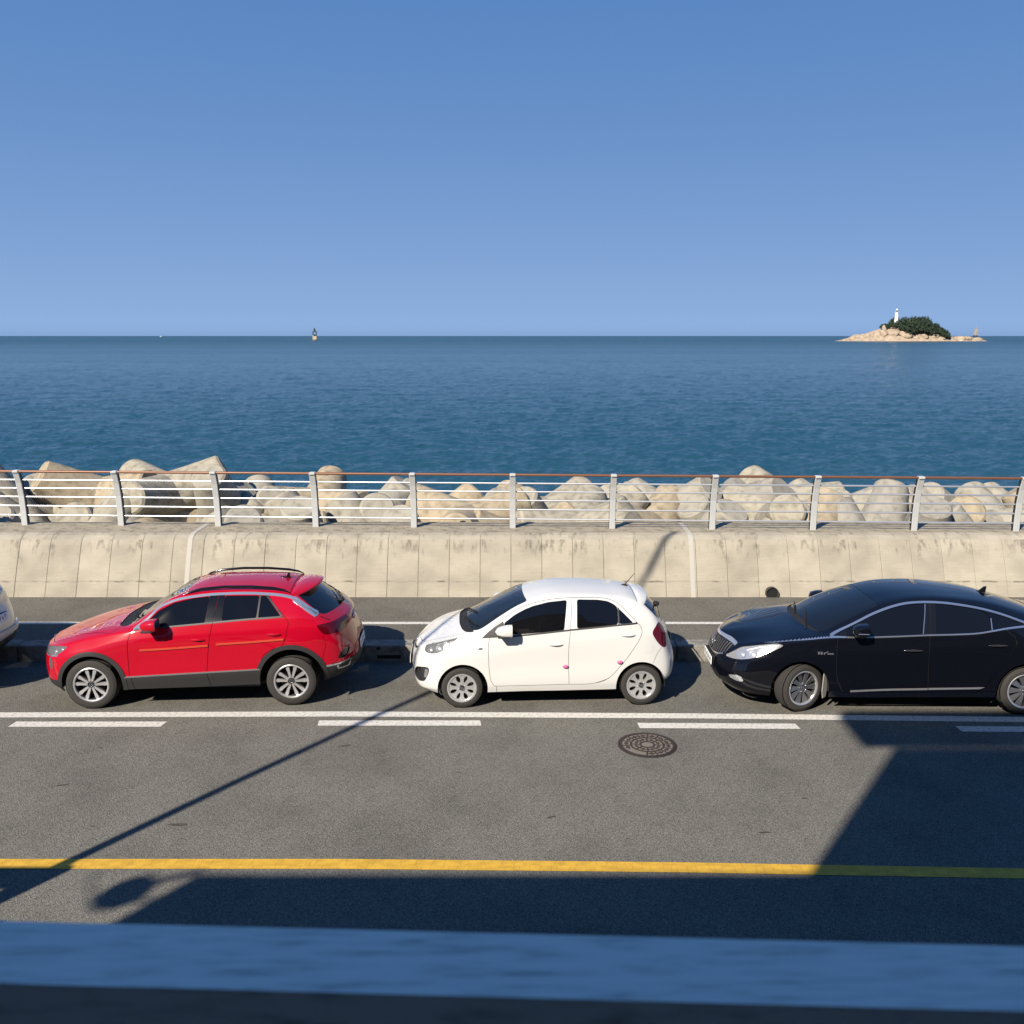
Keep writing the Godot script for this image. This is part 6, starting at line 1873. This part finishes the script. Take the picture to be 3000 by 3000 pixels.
func island() -> void:
	var rng := RandomNumberGenerator.new()
	rng.seed = 9
	var base := Vector3(560, SEA, -1355)
	# low rocky ground: higher to the west, a thin tongue to the east
	var n1 := noise(FastNoiseLite.TYPE_CELLULAR, 0.045, 1, 4)
	n1.cellular_return_type = FastNoiseLite.RETURN_DISTANCE
	var n2 := noise(FastNoiseLite.TYPE_SIMPLEX_SMOOTH, 0.03, 3, 6)
	var prof := [[-105.0, 0.0], [-92.0, 4.0], [-78.0, 8.0], [-62.0, 12.0], [-48.0, 17.0], [-36.0, 20.0], [-15.0, 21.0], [10.0, 18.0], [35.0, 12.0], [48.0, 7.5], [62.0, 7.0], [80.0, 7.0], [92.0, 4.5], [108.0, 0.0]]
	var hill := func(x: float, z: float) -> float:
		var h := 0.0
		for i in prof.size() - 1:
			if x >= prof[i][0] and x <= prof[i + 1][0]:
				h = lerpf(prof[i][1], prof[i + 1][1], (x - prof[i][0]) / (prof[i + 1][0] - prof[i][0]))
		var half := 14.0 + 26.0 * sqrt(maxf(0.0, 1.0 - pow(x / 108.0, 2.0)))
		var e := clampf(1.0 - pow(absf(z) / half, 2.0), -0.3, 1.0)
		var rock := (n1.get_noise_2d(x, z) + 0.6) * 5.0 + n2.get_noise_2d(x * 2.0, z * 2.0) * 2.0
		return h * e * 0.92 - 0.8 + rock * clampf(h / 8.0, 0.15, 1.0) * clampf(e * 3.0, 0.0, 1.0)
	var s := shape()
	var nx := 110
	var nz := 44
	for i in nx:
		for j in nz:
			var x0 := -108.0 + 216.0 * i / nx
			var x1 := -108.0 + 216.0 * (i + 1) / nx
			var z0 := -44.0 + 88.0 * j / nz
			var z1 := -44.0 + 88.0 * (j + 1) / nz
			var p := [Vector3(x0, hill.call(x0, z0), z0), Vector3(x1, hill.call(x1, z0), z0), Vector3(x1, hill.call(x1, z1), z1), Vector3(x0, hill.call(x0, z1), z1)]
			if maxf(maxf(p[0].y, p[1].y), maxf(p[2].y, p[3].y)) > -1.2:
				s.quad(p[0], p[1], p[2], p[3], Vector3.UP)
	var land := setting("island", s.mesh(), "granite")
	land.position = base
	var spots := [[-86, 16, 7, 5], [-74, 18, 9, 6], [-66, 20, 7, 8], [-55, 22, 9, 9], [-47, 24, 8, 8], [-42, 16, 7, 12], [-34, 26, 11, 8], [-20, 28, 12, 7], [-5, 30, 8, 5], [8, 30, 9, 6], [22, 28, 7, 5], [33, 27, 9, 5], [46, 24, 8, 5], [60, 20, 10, 5], [74, 18, 11, 5], [88, 12, 9, 3.5], [-96, 12, 6, 3]]
	for e in spots:
		var y: float = maxf(-0.5, hill.call(e[0], e[1]) - e[3] * 0.15)
		single("boulder", boulder(rng, Vector3(e[2], e[3], e[2] * 0.9)), "granite", "pale granite boulder on the shore of the small wooded island", "boulder", base + Vector3(e[0], y, e[1]), "boulders round the island shore")
	# pines over the middle and down the near slope
	for k in 76:
		var x := rng.randf_range(-42.0, 47.0)
		var z := rng.randf_range(-8.0, 26.0)
		if k < 24:
			x = rng.randf_range(-20.0, 46.0)
			z = rng.randf_range(20.0, 31.0)
		var y: float = hill.call(x, z)
		var top := 34.5 - 0.0085 * pow(x + 2.0, 2.0) - 0.35 * maxf(0.0, z - 8.0) + 2.0 * rng.randf()      # the height the grove reaches here
		var tall := clampf(top - y, 8.0, 17.0)
		var light := rng.randf() < 0.4
		var where := "on the near slope" if z > 18.0 else "on the crest"
		var t := thing("pine_tree", "%s green pine %s of the small island" % ["mid" if light else "dark", where], "tree", base + Vector3(x, y - 0.5, z), "%s green pines %s of the island" % ["mid" if light else "dark", where])
		var r := tall * rng.randf_range(0.38, 0.50)
		part("trunk", shape().tube([Vector3.ZERO, Vector3(rng.randfn() * 0.4, tall * 0.4, 0), Vector3(rng.randfn() * 0.8, tall * 0.8, rng.randfn() * 0.5)], [0.5, 0.35, 0.15], 6).mesh(), "bark", t)
		part("crown", leaf_crown(rng, Vector3(r, tall * 0.50, r), 330, 1.0), "leaf_mid" if light else "leaf_dark", t).position = Vector3(0, tall * 0.52, 0)
	# two taller pines with open crowns on the skyline
	for e in [[22.0, -4.0, 22.0], [15.0, -6.0, 20.0]]:
		var t := thing("pine_tree", "tall pine with an open crown rising over the island grove", "tree", base + Vector3(e[0], hill.call(e[0], e[1]) - 0.5, e[1]), "tall pines on the island skyline")
		part("trunk", shape().tube([Vector3.ZERO, Vector3(0.4, e[2] * 0.5, 0), Vector3(1.2, e[2] * 0.9, 0.4)], [0.6, 0.42, 0.15], 6).mesh(), "bark", t)
		part("crown", leaf_crown(rng, Vector3(7.0, 5.5, 7.0), 420, 1.0), "leaf_dark", t).position = Vector3(0.5, e[2] * 0.80, 0)
	# lighthouse
	var lh := thing("lighthouse", "slim white lighthouse on top of the small wooded island", "lighthouse", base + Vector3(-21.5, 25.0, 2.0))
	var up := Transform3D(Basis(Vector3.RIGHT, -PI / 2), Vector3.ZERO)
	part("tower", shape().lathe([[0.0, 0.0], [3.0, 0.0], [2.6, 2.0], [1.9, 15.0], [0.0, 15.0]], up, 20).mesh(), "tower_white", lh)
	part("gallery", shape().lathe([[0.0, 14.6], [2.7, 14.6], [2.7, 15.2], [0.0, 15.2]], up, 20).mesh(), "tower_white", lh)
	part("lantern", shape().lathe([[0.0, 15.2], [1.4, 15.2], [1.4, 17.6], [0.0, 17.6]], up, 16).mesh(), "building_glass", lh)
	part("lantern_roof", shape().lathe([[0.0, 17.6], [1.7, 17.6], [1.2, 18.6], [0.2, 19.6], [0.0, 19.6]], up, 16).mesh(), "tower_white", lh)
	# yellow beacon off the tongue of the island
	var yb := thing("yellow_beacon", "yellow lattice beacon on dark legs off the end of the island", "beacon", Vector3(674, SEA, -1400))
	for e in [[-1, -1], [1, -1], [1, 1], [-1, 1]]:
		part("leg", shape().tube([Vector3(e[0] * 2.4, 0, e[1] * 2.4), Vector3(e[0] * 1.9, 8.5, e[1] * 1.9)], 0.45, 6).mesh(), "buoy_dark", yb)
	part("platform", shape().box(Vector3(0, 8.7, 0), Vector3(6.4, 0.6, 6.4), 0.1).mesh(), "buoy_yellow", yb)
	part("mast", shape().tube([Vector3(0, 9, 0), Vector3(0, 19.5, 0)], 0.45, 6).mesh(), "buoy_yellow", yb)
	for g in [-1.0, 1.0]:
		part("stay", shape().tube([Vector3(3.2 * g, 9, 0), Vector3(-2.4 * g, 16.5, 0)], 0.4, 6).mesh(), "buoy_yellow", yb)
	part("cross_arm", shape().box(Vector3(0, 14.0, 0), Vector3(8.0, 0.7, 0.7), 0.1).mesh(), "buoy_yellow", yb)
	var fl := thing("float", "small pale rounded float on the water in front of the island", "float", Vector3(598, SEA, -1280))
	part("hull", shape().ball(Vector3(0, 0.5, 0), Vector3(3.0, 2.0, 1.8), 16).mesh(), "cream", fl)
	part("collar", shape().lathe([[3.0, -0.3], [3.2, 0.0], [3.0, 0.3]], Transform3D(Basis(Vector3.RIGHT, -PI / 2), Vector3(0, 0.3, 0)), 16).mesh(), "rust", fl)
	# beacon out at sea
	var be := thing("sea_beacon", "cream and black beacon tower standing alone far out at sea", "beacon", Vector3(-333, SEA, -1625))
	part("foundation", shape().lathe([[0.0, -2.0], [4.2, -2.0], [4.2, 1.2], [3.4, 1.6], [0.0, 1.6]], up, 20).mesh(), "rust", be)
	for g in [-1.0, 1.0]:
		part("column", shape().lathe([[0.0, 1.6], [1.05, 1.6], [1.05, 9.0], [0.0, 9.0]], up.translated(Vector3(2.3 * g, 0, 0)), 12).mesh(), "cream", be)
	part("column", shape().lathe([[0.0, 1.6], [1.5, 1.6], [1.5, 9.4], [0.0, 9.4]], up.translated(Vector3(0, 0, -0.8)), 12).mesh(), "cream", be)
	for e in [[-1, -1], [1, -1], [1, 1], [-1, 1]]:
		part("upright", shape().tube([Vector3(e[0] * 2.6, 9, e[1] * 2.0), Vector3(e[0] * 2.7, 13.6, e[1] * 2.0)], 0.38, 6).mesh(), "buoy_dark", be)
	part("deck", shape().box(Vector3(0, 9.3, 0), Vector3(6.6, 0.6, 5.4), 0.1).mesh(), "buoy_dark", be)
	part("gallery", shape().box(Vector3(0, 14.0, 0), Vector3(8.2, 1.0, 6.4), 0.2).mesh(), "buoy_dark", be)
	part("lantern", shape().lathe([[0.0, 14.5], [1.7, 14.5], [1.6, 18.0], [1.0, 18.4], [0.7, 20.5], [0.0, 20.8]], up, 14).mesh(), "buoy_dark", be)
	# two vessels on the horizon
	for e in [["white_boat", "tiny white boat on the horizon", -2920.0, "tower_white"], ["dark_boat", "tiny dark boat on the horizon", -3070.0, "buoy_dark"]]:
		var bt := thing(e[0], e[1], "boat", Vector3(e[2], SEA, -8000))
		part("hull", shape().prism(P([[-7, 2], [7, 2], [5.5, -1], [-6.0, -1]]), 5.0, Transform3D(Basis(), Vector3(0, 0, -2.5))).mesh(), e[3], bt)
		part("cabin", shape().box(Vector3(1.5, 4.0, 0), Vector3(5.0, 4.0, 4.0), 0.4).mesh(), e[3], bt)

# ---------------------------------------------------------------- small street things and the building the picture is taken from
func manhole() -> void:
	var root := thing("manhole_cover", "round rusty brown iron manhole cover with raised rings, set in the road", "manhole cover", Vector3(1.618, 0.0, -10.626))
	root.rotation.y = 0.3
	var up := Transform3D(Basis(Vector3.RIGHT, -PI / 2), Vector3.ZERO)
	part("dust_bed", shape().lathe([[0.32, 0.001], [0.32, 0.004], [0.0, 0.0045]], up, 48).mesh(), "iron_dust", root)
	part("frame", shape().lathe([[0.353, 0.0], [0.353, 0.006], [0.333, 0.008], [0.333, 0.002]], up, 56).mesh(), "iron", root)
	part("rim", shape().lathe([[0.328, 0.002], [0.328, 0.011], [0.302, 0.011], [0.300, 0.003]], up, 56).mesh(), "iron", root)
	for r in [[0.196, 0.010], [0.083, 0.010]]:
		part("ring", shape().lathe([[r[0] + r[1], 0.003], [r[0] + r[1], 0.011], [r[0] - r[1], 0.011], [r[0] - r[1], 0.003]], up, 48).mesh(), "iron", root)
	for band in [[14, 0.250, 0.208, 0.300, 0.024], [8, 0.138, 0.093, 0.186, 0.020]]:
		for k in band[0]:
			var a: float = TAU * k / band[0]
			if band[0] == 14 and (k == 5 or k == 6):
				continue
			var d := Vector3(cos(a), 0, sin(a))
			var eye := shape().lathe([[band[4], 0.003], [band[4], 0.011], [band[4] * 0.45, 0.011], [band[4] * 0.42, 0.003]], up.translated(d * band[1]), 14)
			part("eye", eye.mesh(), "iron", root)
			var m: float = a + PI / band[0]
			var e := Vector3(cos(m), 0, sin(m))
			part("rib", shape().box(e * (band[2] + band[3]) * 0.5 + Vector3(0, 0.007, 0), Vector3(band[3] - band[2] + 0.01, 0.008, 0.016), 0.002, Basis(Vector3.UP, -m)).mesh(), "iron", root)
			for g in [-1.0, 1.0]:
				var p: Vector3 = d * band[1]
				var q: Vector3 = Vector3(cos(a + g * PI / band[0]), 0, sin(a + g * PI / band[0])) * (band[2] + band[3]) * 0.5
				var mid: Vector3 = (p + q) * 0.5 + Vector3(0, 0.0065, 0)
				part("web", shape().box(mid, Vector3((q - p).length() - band[4], 0.007, 0.011), 0.001, Basis(Vector3.UP, -atan2((q - p).z, (q - p).x))).mesh(), "iron", root)
	part("boss", shape().lathe([[0.066, 0.002], [0.066, 0.006], [0.0, 0.007]], up, 28).mesh(), "iron_dust", root)

func grey_car() -> void:
	var root := thing("grey_suv", "silver grey sport utility vehicle with black lower bumper, parked ahead of the red crossover", "car", Vector3.ZERO, "cars parked along the kerb")
	var rows := []
	for r in RED_ROWS:
		var row := []
		for p in r:
			row.append([p[0] * 1.10, p[1] * 1.07 + 0.06, p[2] * 1.03])
		rows.append(row)
	var cuts := []
	cuts.append(["opening", "s", arch(0.02, 0.41, 0.43), "", 0.0, "h"])
	cuts.append(["opening", "s", arch(2.86, 0.43, 0.45), "", 0.0, "h"])
	cuts.append(["lower_cladding", "s", P([[-1.2, 0.52], [3.0, 0.60], [4.0, 0.66], [4.0, 0.0], [-1.2, 0.0]]), "plastic", 0.005, ""])
	cuts.append(["lower_cladding", "r", P([[-0.1, 0.60], [0.9, 0.64], [0.9, 0.0], [-0.1, 0.0]]), "plastic", 0.005, "c"])
	cuts.append(["lower_cladding", "f", P([[-0.1, 0.50], [0.9, 0.50], [0.9, 0.0], [-0.1, 0.0]]), "plastic", 0.005, "c"])
	cuts.append(["bumper_step", "r", strip([[-0.1, 0.685], [0.45, 0.69], [0.75, 0.70]], 0.035), "silver", 0.022, "ock"])
	cuts.append(["rear_window", "t", Q([[2.9, -0.1], [2.9, 0.55], [3.0, 0.62], [3.28, 0.70], [3.40, 0.45], [3.48, 0.0], [3.48, -0.1]], 0.05), "tint", -0.006, "ck"])
	cuts.append(["windscreen", "t", P([[0.46, -0.1], [0.46, 0.2], [0.53, 0.64], [0.88, 0.61], [1.18, 0.53], [1.29, 0.2], [1.30, -0.1]]), "screen_dark", -0.004, "c"])
	cuts.append(["tail_lamp", "r", Q([[0.44, 1.05], [0.90, 1.05], [0.90, 1.24], [0.50, 1.24]], 0.04), "lamp_white", -0.004, "kL"])
	cuts.append(["window_pane", "s", Q([[0.75, 1.24], [1.0, 1.45], [1.66, 1.60], [1.66, 1.27]], 0.03), "tint", -0.006, "k"])
	cuts.append(["window_pane", "s", Q([[1.80, 1.28], [1.80, 1.60], [2.45, 1.58], [2.70, 1.36]], 0.03), "tint", -0.006, "k"])
	cuts.append(["tailgate", "r", P([[-0.1, 0.74], [0.5, 0.74], [0.76, 1.0], [0.72, 1.33], [-0.1, 1.4]]), "silver", 0.0, "c"])
	var body := car_body(root, {"rows": rows, "crease": RED_CREASE, "cuts": cuts, "paint": "silver", "lining": [0.5, 3.3]})
	for e in [[0.0, 1], [2.85, 1], [0.0, -1], [2.85, -1]]:
		wheel(root, "ten", Vector3(e[0], 0.365, 0.81 * e[1]), 0.365, 0.24, 0.225, e[1])
	wheel_house(root, 0.02, 0.41, 0.43, 0.88, 0.34)
	wheel_house(root, 2.86, 0.43, 0.45, 0.88, 0.34)
	part("underbody", shape().box(Vector3(1.43, 0.38, 0), Vector3(1.95, 0.10, 1.70), 0.02).mesh(), "dark", root)
	number_plate(root, touch(body.skin, "r", 0.001, 0.90)[0] + Vector3(0.012, 0, 0), Vector3(1, 0.1, 0))
	cabin(root, {"x0": 0.3, "x1": 3.2, "w": 0.80, "dash": 0.55, "belt": 1.2, "seat": 1.25})
	place_car(root, -10.97, -12.66, deg_to_rad(2.0), deg_to_rad(-1.2), 0.82)

func building() -> void:
	# the storeyed house on whose balcony the camera stands; its roof edges throw the broad shadows on the road
	var b := thing("balcony_building", "pale rendered building with balcony behind the viewpoint", "building", Vector3(0, 0, 1.0))
	part("wall", shape().box(Vector3(-6.13, 4.098, 4.0), Vector3(5.54, 8.196, 8.0), 0.02).mesh(), "render_wall", b)
	part("wall", shape().box(Vector3(5.32, 5.335, 4.003), Vector3(17.36, 10.67, 8.0), 0.02).mesh(), "render_wall", b)
	part("roof_slab", shape().box(Vector3(5.14, 10.75, -0.465), Vector3(17.70, 0.22, 0.93), 0.02).mesh(), "render_wall", b)
	for f in 3:
		for k in 8:
			var x := -7.6 + 2.45 * k
			if f == 2 and x < -1.9:
				continue
			if f == 1 and absf(x) < 1.5:
				continue
			var y := 1.7 + 3.1 * f
			var w := part("window", shape().box(Vector3(x, y, -0.03), Vector3(1.5, 1.6, 0.06), 0.01).mesh(), "building_frame", b)
			part("pane", shape().box(Vector3(x, y, -0.064), Vector3(1.36, 1.46, 0.01)).mesh(), "building_glass", w)
	part("balcony_slab", shape().box(Vector3(0, 3.12, -0.95), Vector3(7.0, 0.18, 1.88), 0.01).mesh(), "render_wall", b)
	var par := thing("balcony_rail", "broad pale painted balcony rail in shade, smudged and out of focus", "railing", Vector3.ZERO)
	# far edge and near edge of the flat top, a little nearer to the camera on one side
	var y := 4.315
	var q := [Vector3(-3.4, y, -0.862), Vector3(3.4, y, -0.590), Vector3(3.4, y, -0.511), Vector3(-3.4, y, -0.783)]
	var s := shape()
	s.quad(q[0], q[1], q[2], q[3], Vector3.UP)
	var dn := Vector3(0, -0.06, 0)
	for k in 4:
		var a: Vector3 = q[k]
		var c: Vector3 = q[(k + 1) % 4]
		s.quad(a, c, c + dn, a + dn, (a + c) * 0.5 - Vector3(0, y, -0.69))
	s.quad(q[0] + dn, q[1] + dn, q[2] + dn, q[3] + dn, Vector3.DOWN)
	part("top_rail", s.mesh(), "rail_paint", par)
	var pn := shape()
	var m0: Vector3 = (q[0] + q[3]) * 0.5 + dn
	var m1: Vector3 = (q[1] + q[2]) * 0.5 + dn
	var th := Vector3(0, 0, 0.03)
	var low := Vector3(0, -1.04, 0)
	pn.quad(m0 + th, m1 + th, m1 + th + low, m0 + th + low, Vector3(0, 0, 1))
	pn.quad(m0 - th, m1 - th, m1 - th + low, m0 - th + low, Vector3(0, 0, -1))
	part("panel", pn.mesh(), "balcony", par)  # its dark colour carries the shade under the rail
	# satellite dish on the corner of the roof
	var dish := thing("satellite_dish", "small satellite dish on a bracket at the roof corner of the building", "dish", Vector3(-9.02, 7.6, 0.66))
	part("reflector", shape().lathe([[0.19, 0.03], [0.14, 0.0], [0.0, -0.03], [0.0, -0.036], [0.14, -0.006], [0.19, 0.024]], Transform3D(Basis(Vector3.UP, -0.7) * Basis(Vector3.RIGHT, -0.5), Vector3.ZERO), 24).mesh(), "lamp_steel", dish)
	part("bracket", shape().tube([Vector3.ZERO, Vector3(0.06, 0.28, 0.10), Vector3(0.14, 0.56, 0.30)], 0.035, 6).mesh(), "lamp_steel", dish)
	part("strut", shape().tube([Vector3(0, -0.1, 0.02), Vector3(0.14, 0.18, 0.32)], 0.025, 6).mesh(), "lamp_steel", dish)
	part("feed_arm", shape().tube([Vector3(0, -0.25, 0), Vector3(-0.35, -0.1, -0.4)], 0.012, 6).mesh(), "lamp_steel", dish)

func street_lamp() -> void:
	var l := thing("street_lamp", "tall steel street lamp with a long arm, standing beside the road", "street lamp", Vector3(-6.75, 0, -4.2))
	part("base", shape().lathe([[0.0, 0.0], [0.14, 0.0], [0.14, 0.5], [0.09, 0.55], [0.0, 0.55]], Transform3D(Basis(Vector3.RIGHT, -PI / 2), Vector3.ZERO), 16).mesh(), "lamp_steel", l)
	part("pole", shape().tube([Vector3(0, 0.4, 0), Vector3(-0.02, 5, 0), Vector3(0.10, 9.3, -0.05), Vector3(0.35, 9.85, -0.25)], [0.07, 0.055, 0.045, 0.04], 12).mesh(), "lamp_steel", l)
	part("arm", shape().tube([Vector3(0.35, 9.85, -0.25), Vector3(1.1, 10.0, -0.95), Vector3(2.14, 10.05, -2.08)], [0.04, 0.035, 0.035], 10).mesh(), "lamp_steel", l)
	var t := frame_on(Vector3(2.74, 10.05, -2.77), Vector3.UP, Vector3(1.17, 0, -1.38))
	part("lamp_head", shape().box(Vector3.ZERO, Vector3(1.75, 0.09, 0.08), 0.03, t.basis).move(Transform3D(Basis(), t.origin)).mesh(), "lamp_steel", l)
	var g := thing("sign_post", "short steel sign post with a board, standing beside the street lamp", "sign", Vector3(-6.35, 0, -4.66))
	part("post", shape().tube([Vector3.ZERO, Vector3(0, 3.05, 0)], 0.06, 10).mesh(), "lamp_steel", g)
	part("board", shape().box(Vector3(-0.45, 2.9, 0.0), Vector3(0.8, 0.32, 0.03), 0.008).mesh(), "lamp_steel", g)
	part("board", shape().box(Vector3(0.12, 2.2, 0.05), Vector3(0.5, 0.3, 0.03), 0.008).mesh(), "lamp_steel", g)

func _ready() -> void:
	var cam := Camera3D.new()
	cam.name = "camera"
	add_child(cam)
	cam.position = Vector3(0, 4.815, 0)
	cam.rotation_degrees.x = -10.541
	cam.fov = 56.82
	cam.near = 0.1
	cam.far = 90000
	var lens := CameraAttributesPhysical.new()
	lens.frustum_focal_length = 22.1835
	lens.frustum_focus_distance = 13.5
	lens.exposure_aperture = 4.6
	lens.frustum_near = 0.1
	lens.frustum_far = 90000
	cam.attributes = lens
	var e := Environment.new()
	e.background_mode = Environment.BG_SKY
	var air := ProceduralSkyMaterial.new()
	air.sky_top_color = lin(0.0286, 0.1017, 0.2714)
	air.sky_horizon_color = lin(0.1629, 0.2571, 0.4257)
	air.sky_curve = 0.15
	air.ground_bottom_color = lin(0.02, 0.045, 0.07)
	air.ground_horizon_color = lin(0.13, 0.21, 0.37)
	air.sun_angle_max = 20.0
	e.sky = Sky.new()
	e.sky.sky_material = air
	e.tonemap_mode = Environment.TONE_MAPPER_LINEAR
	e.tonemap_exposure = 1.75
	e.sdfgi_enabled = true
	e.ssao_enabled = true
	e.ssil_enabled = true
	var we := WorldEnvironment.new()
	we.name = "environment"
	we.environment = e
	add_child(we)
	var sun := DirectionalLight3D.new()
	sun.name = "sun"
	sun.light_energy = 1.6
	sun.light_angular_distance = 0.53
	sun.light_color = Color(1.0, 0.955, 0.885)
	sun.shadow_enabled = true
	add_child(sun)
	var az := deg_to_rad(34.3)
	var el := deg_to_rad(37.3)
	sun.look_at_from_position(Vector3.ZERO, Vector3(sin(az) * cos(el), -sin(el), -cos(az) * cos(el)))
	car_materials()
	scene_materials()
	roads()
	sea_wall()
	sea()
	railing()
	tetrapods()
	building()
	street_lamp()
	island()
	manhole()
	red_car()
	white_car()
	black_car()
	grey_car()
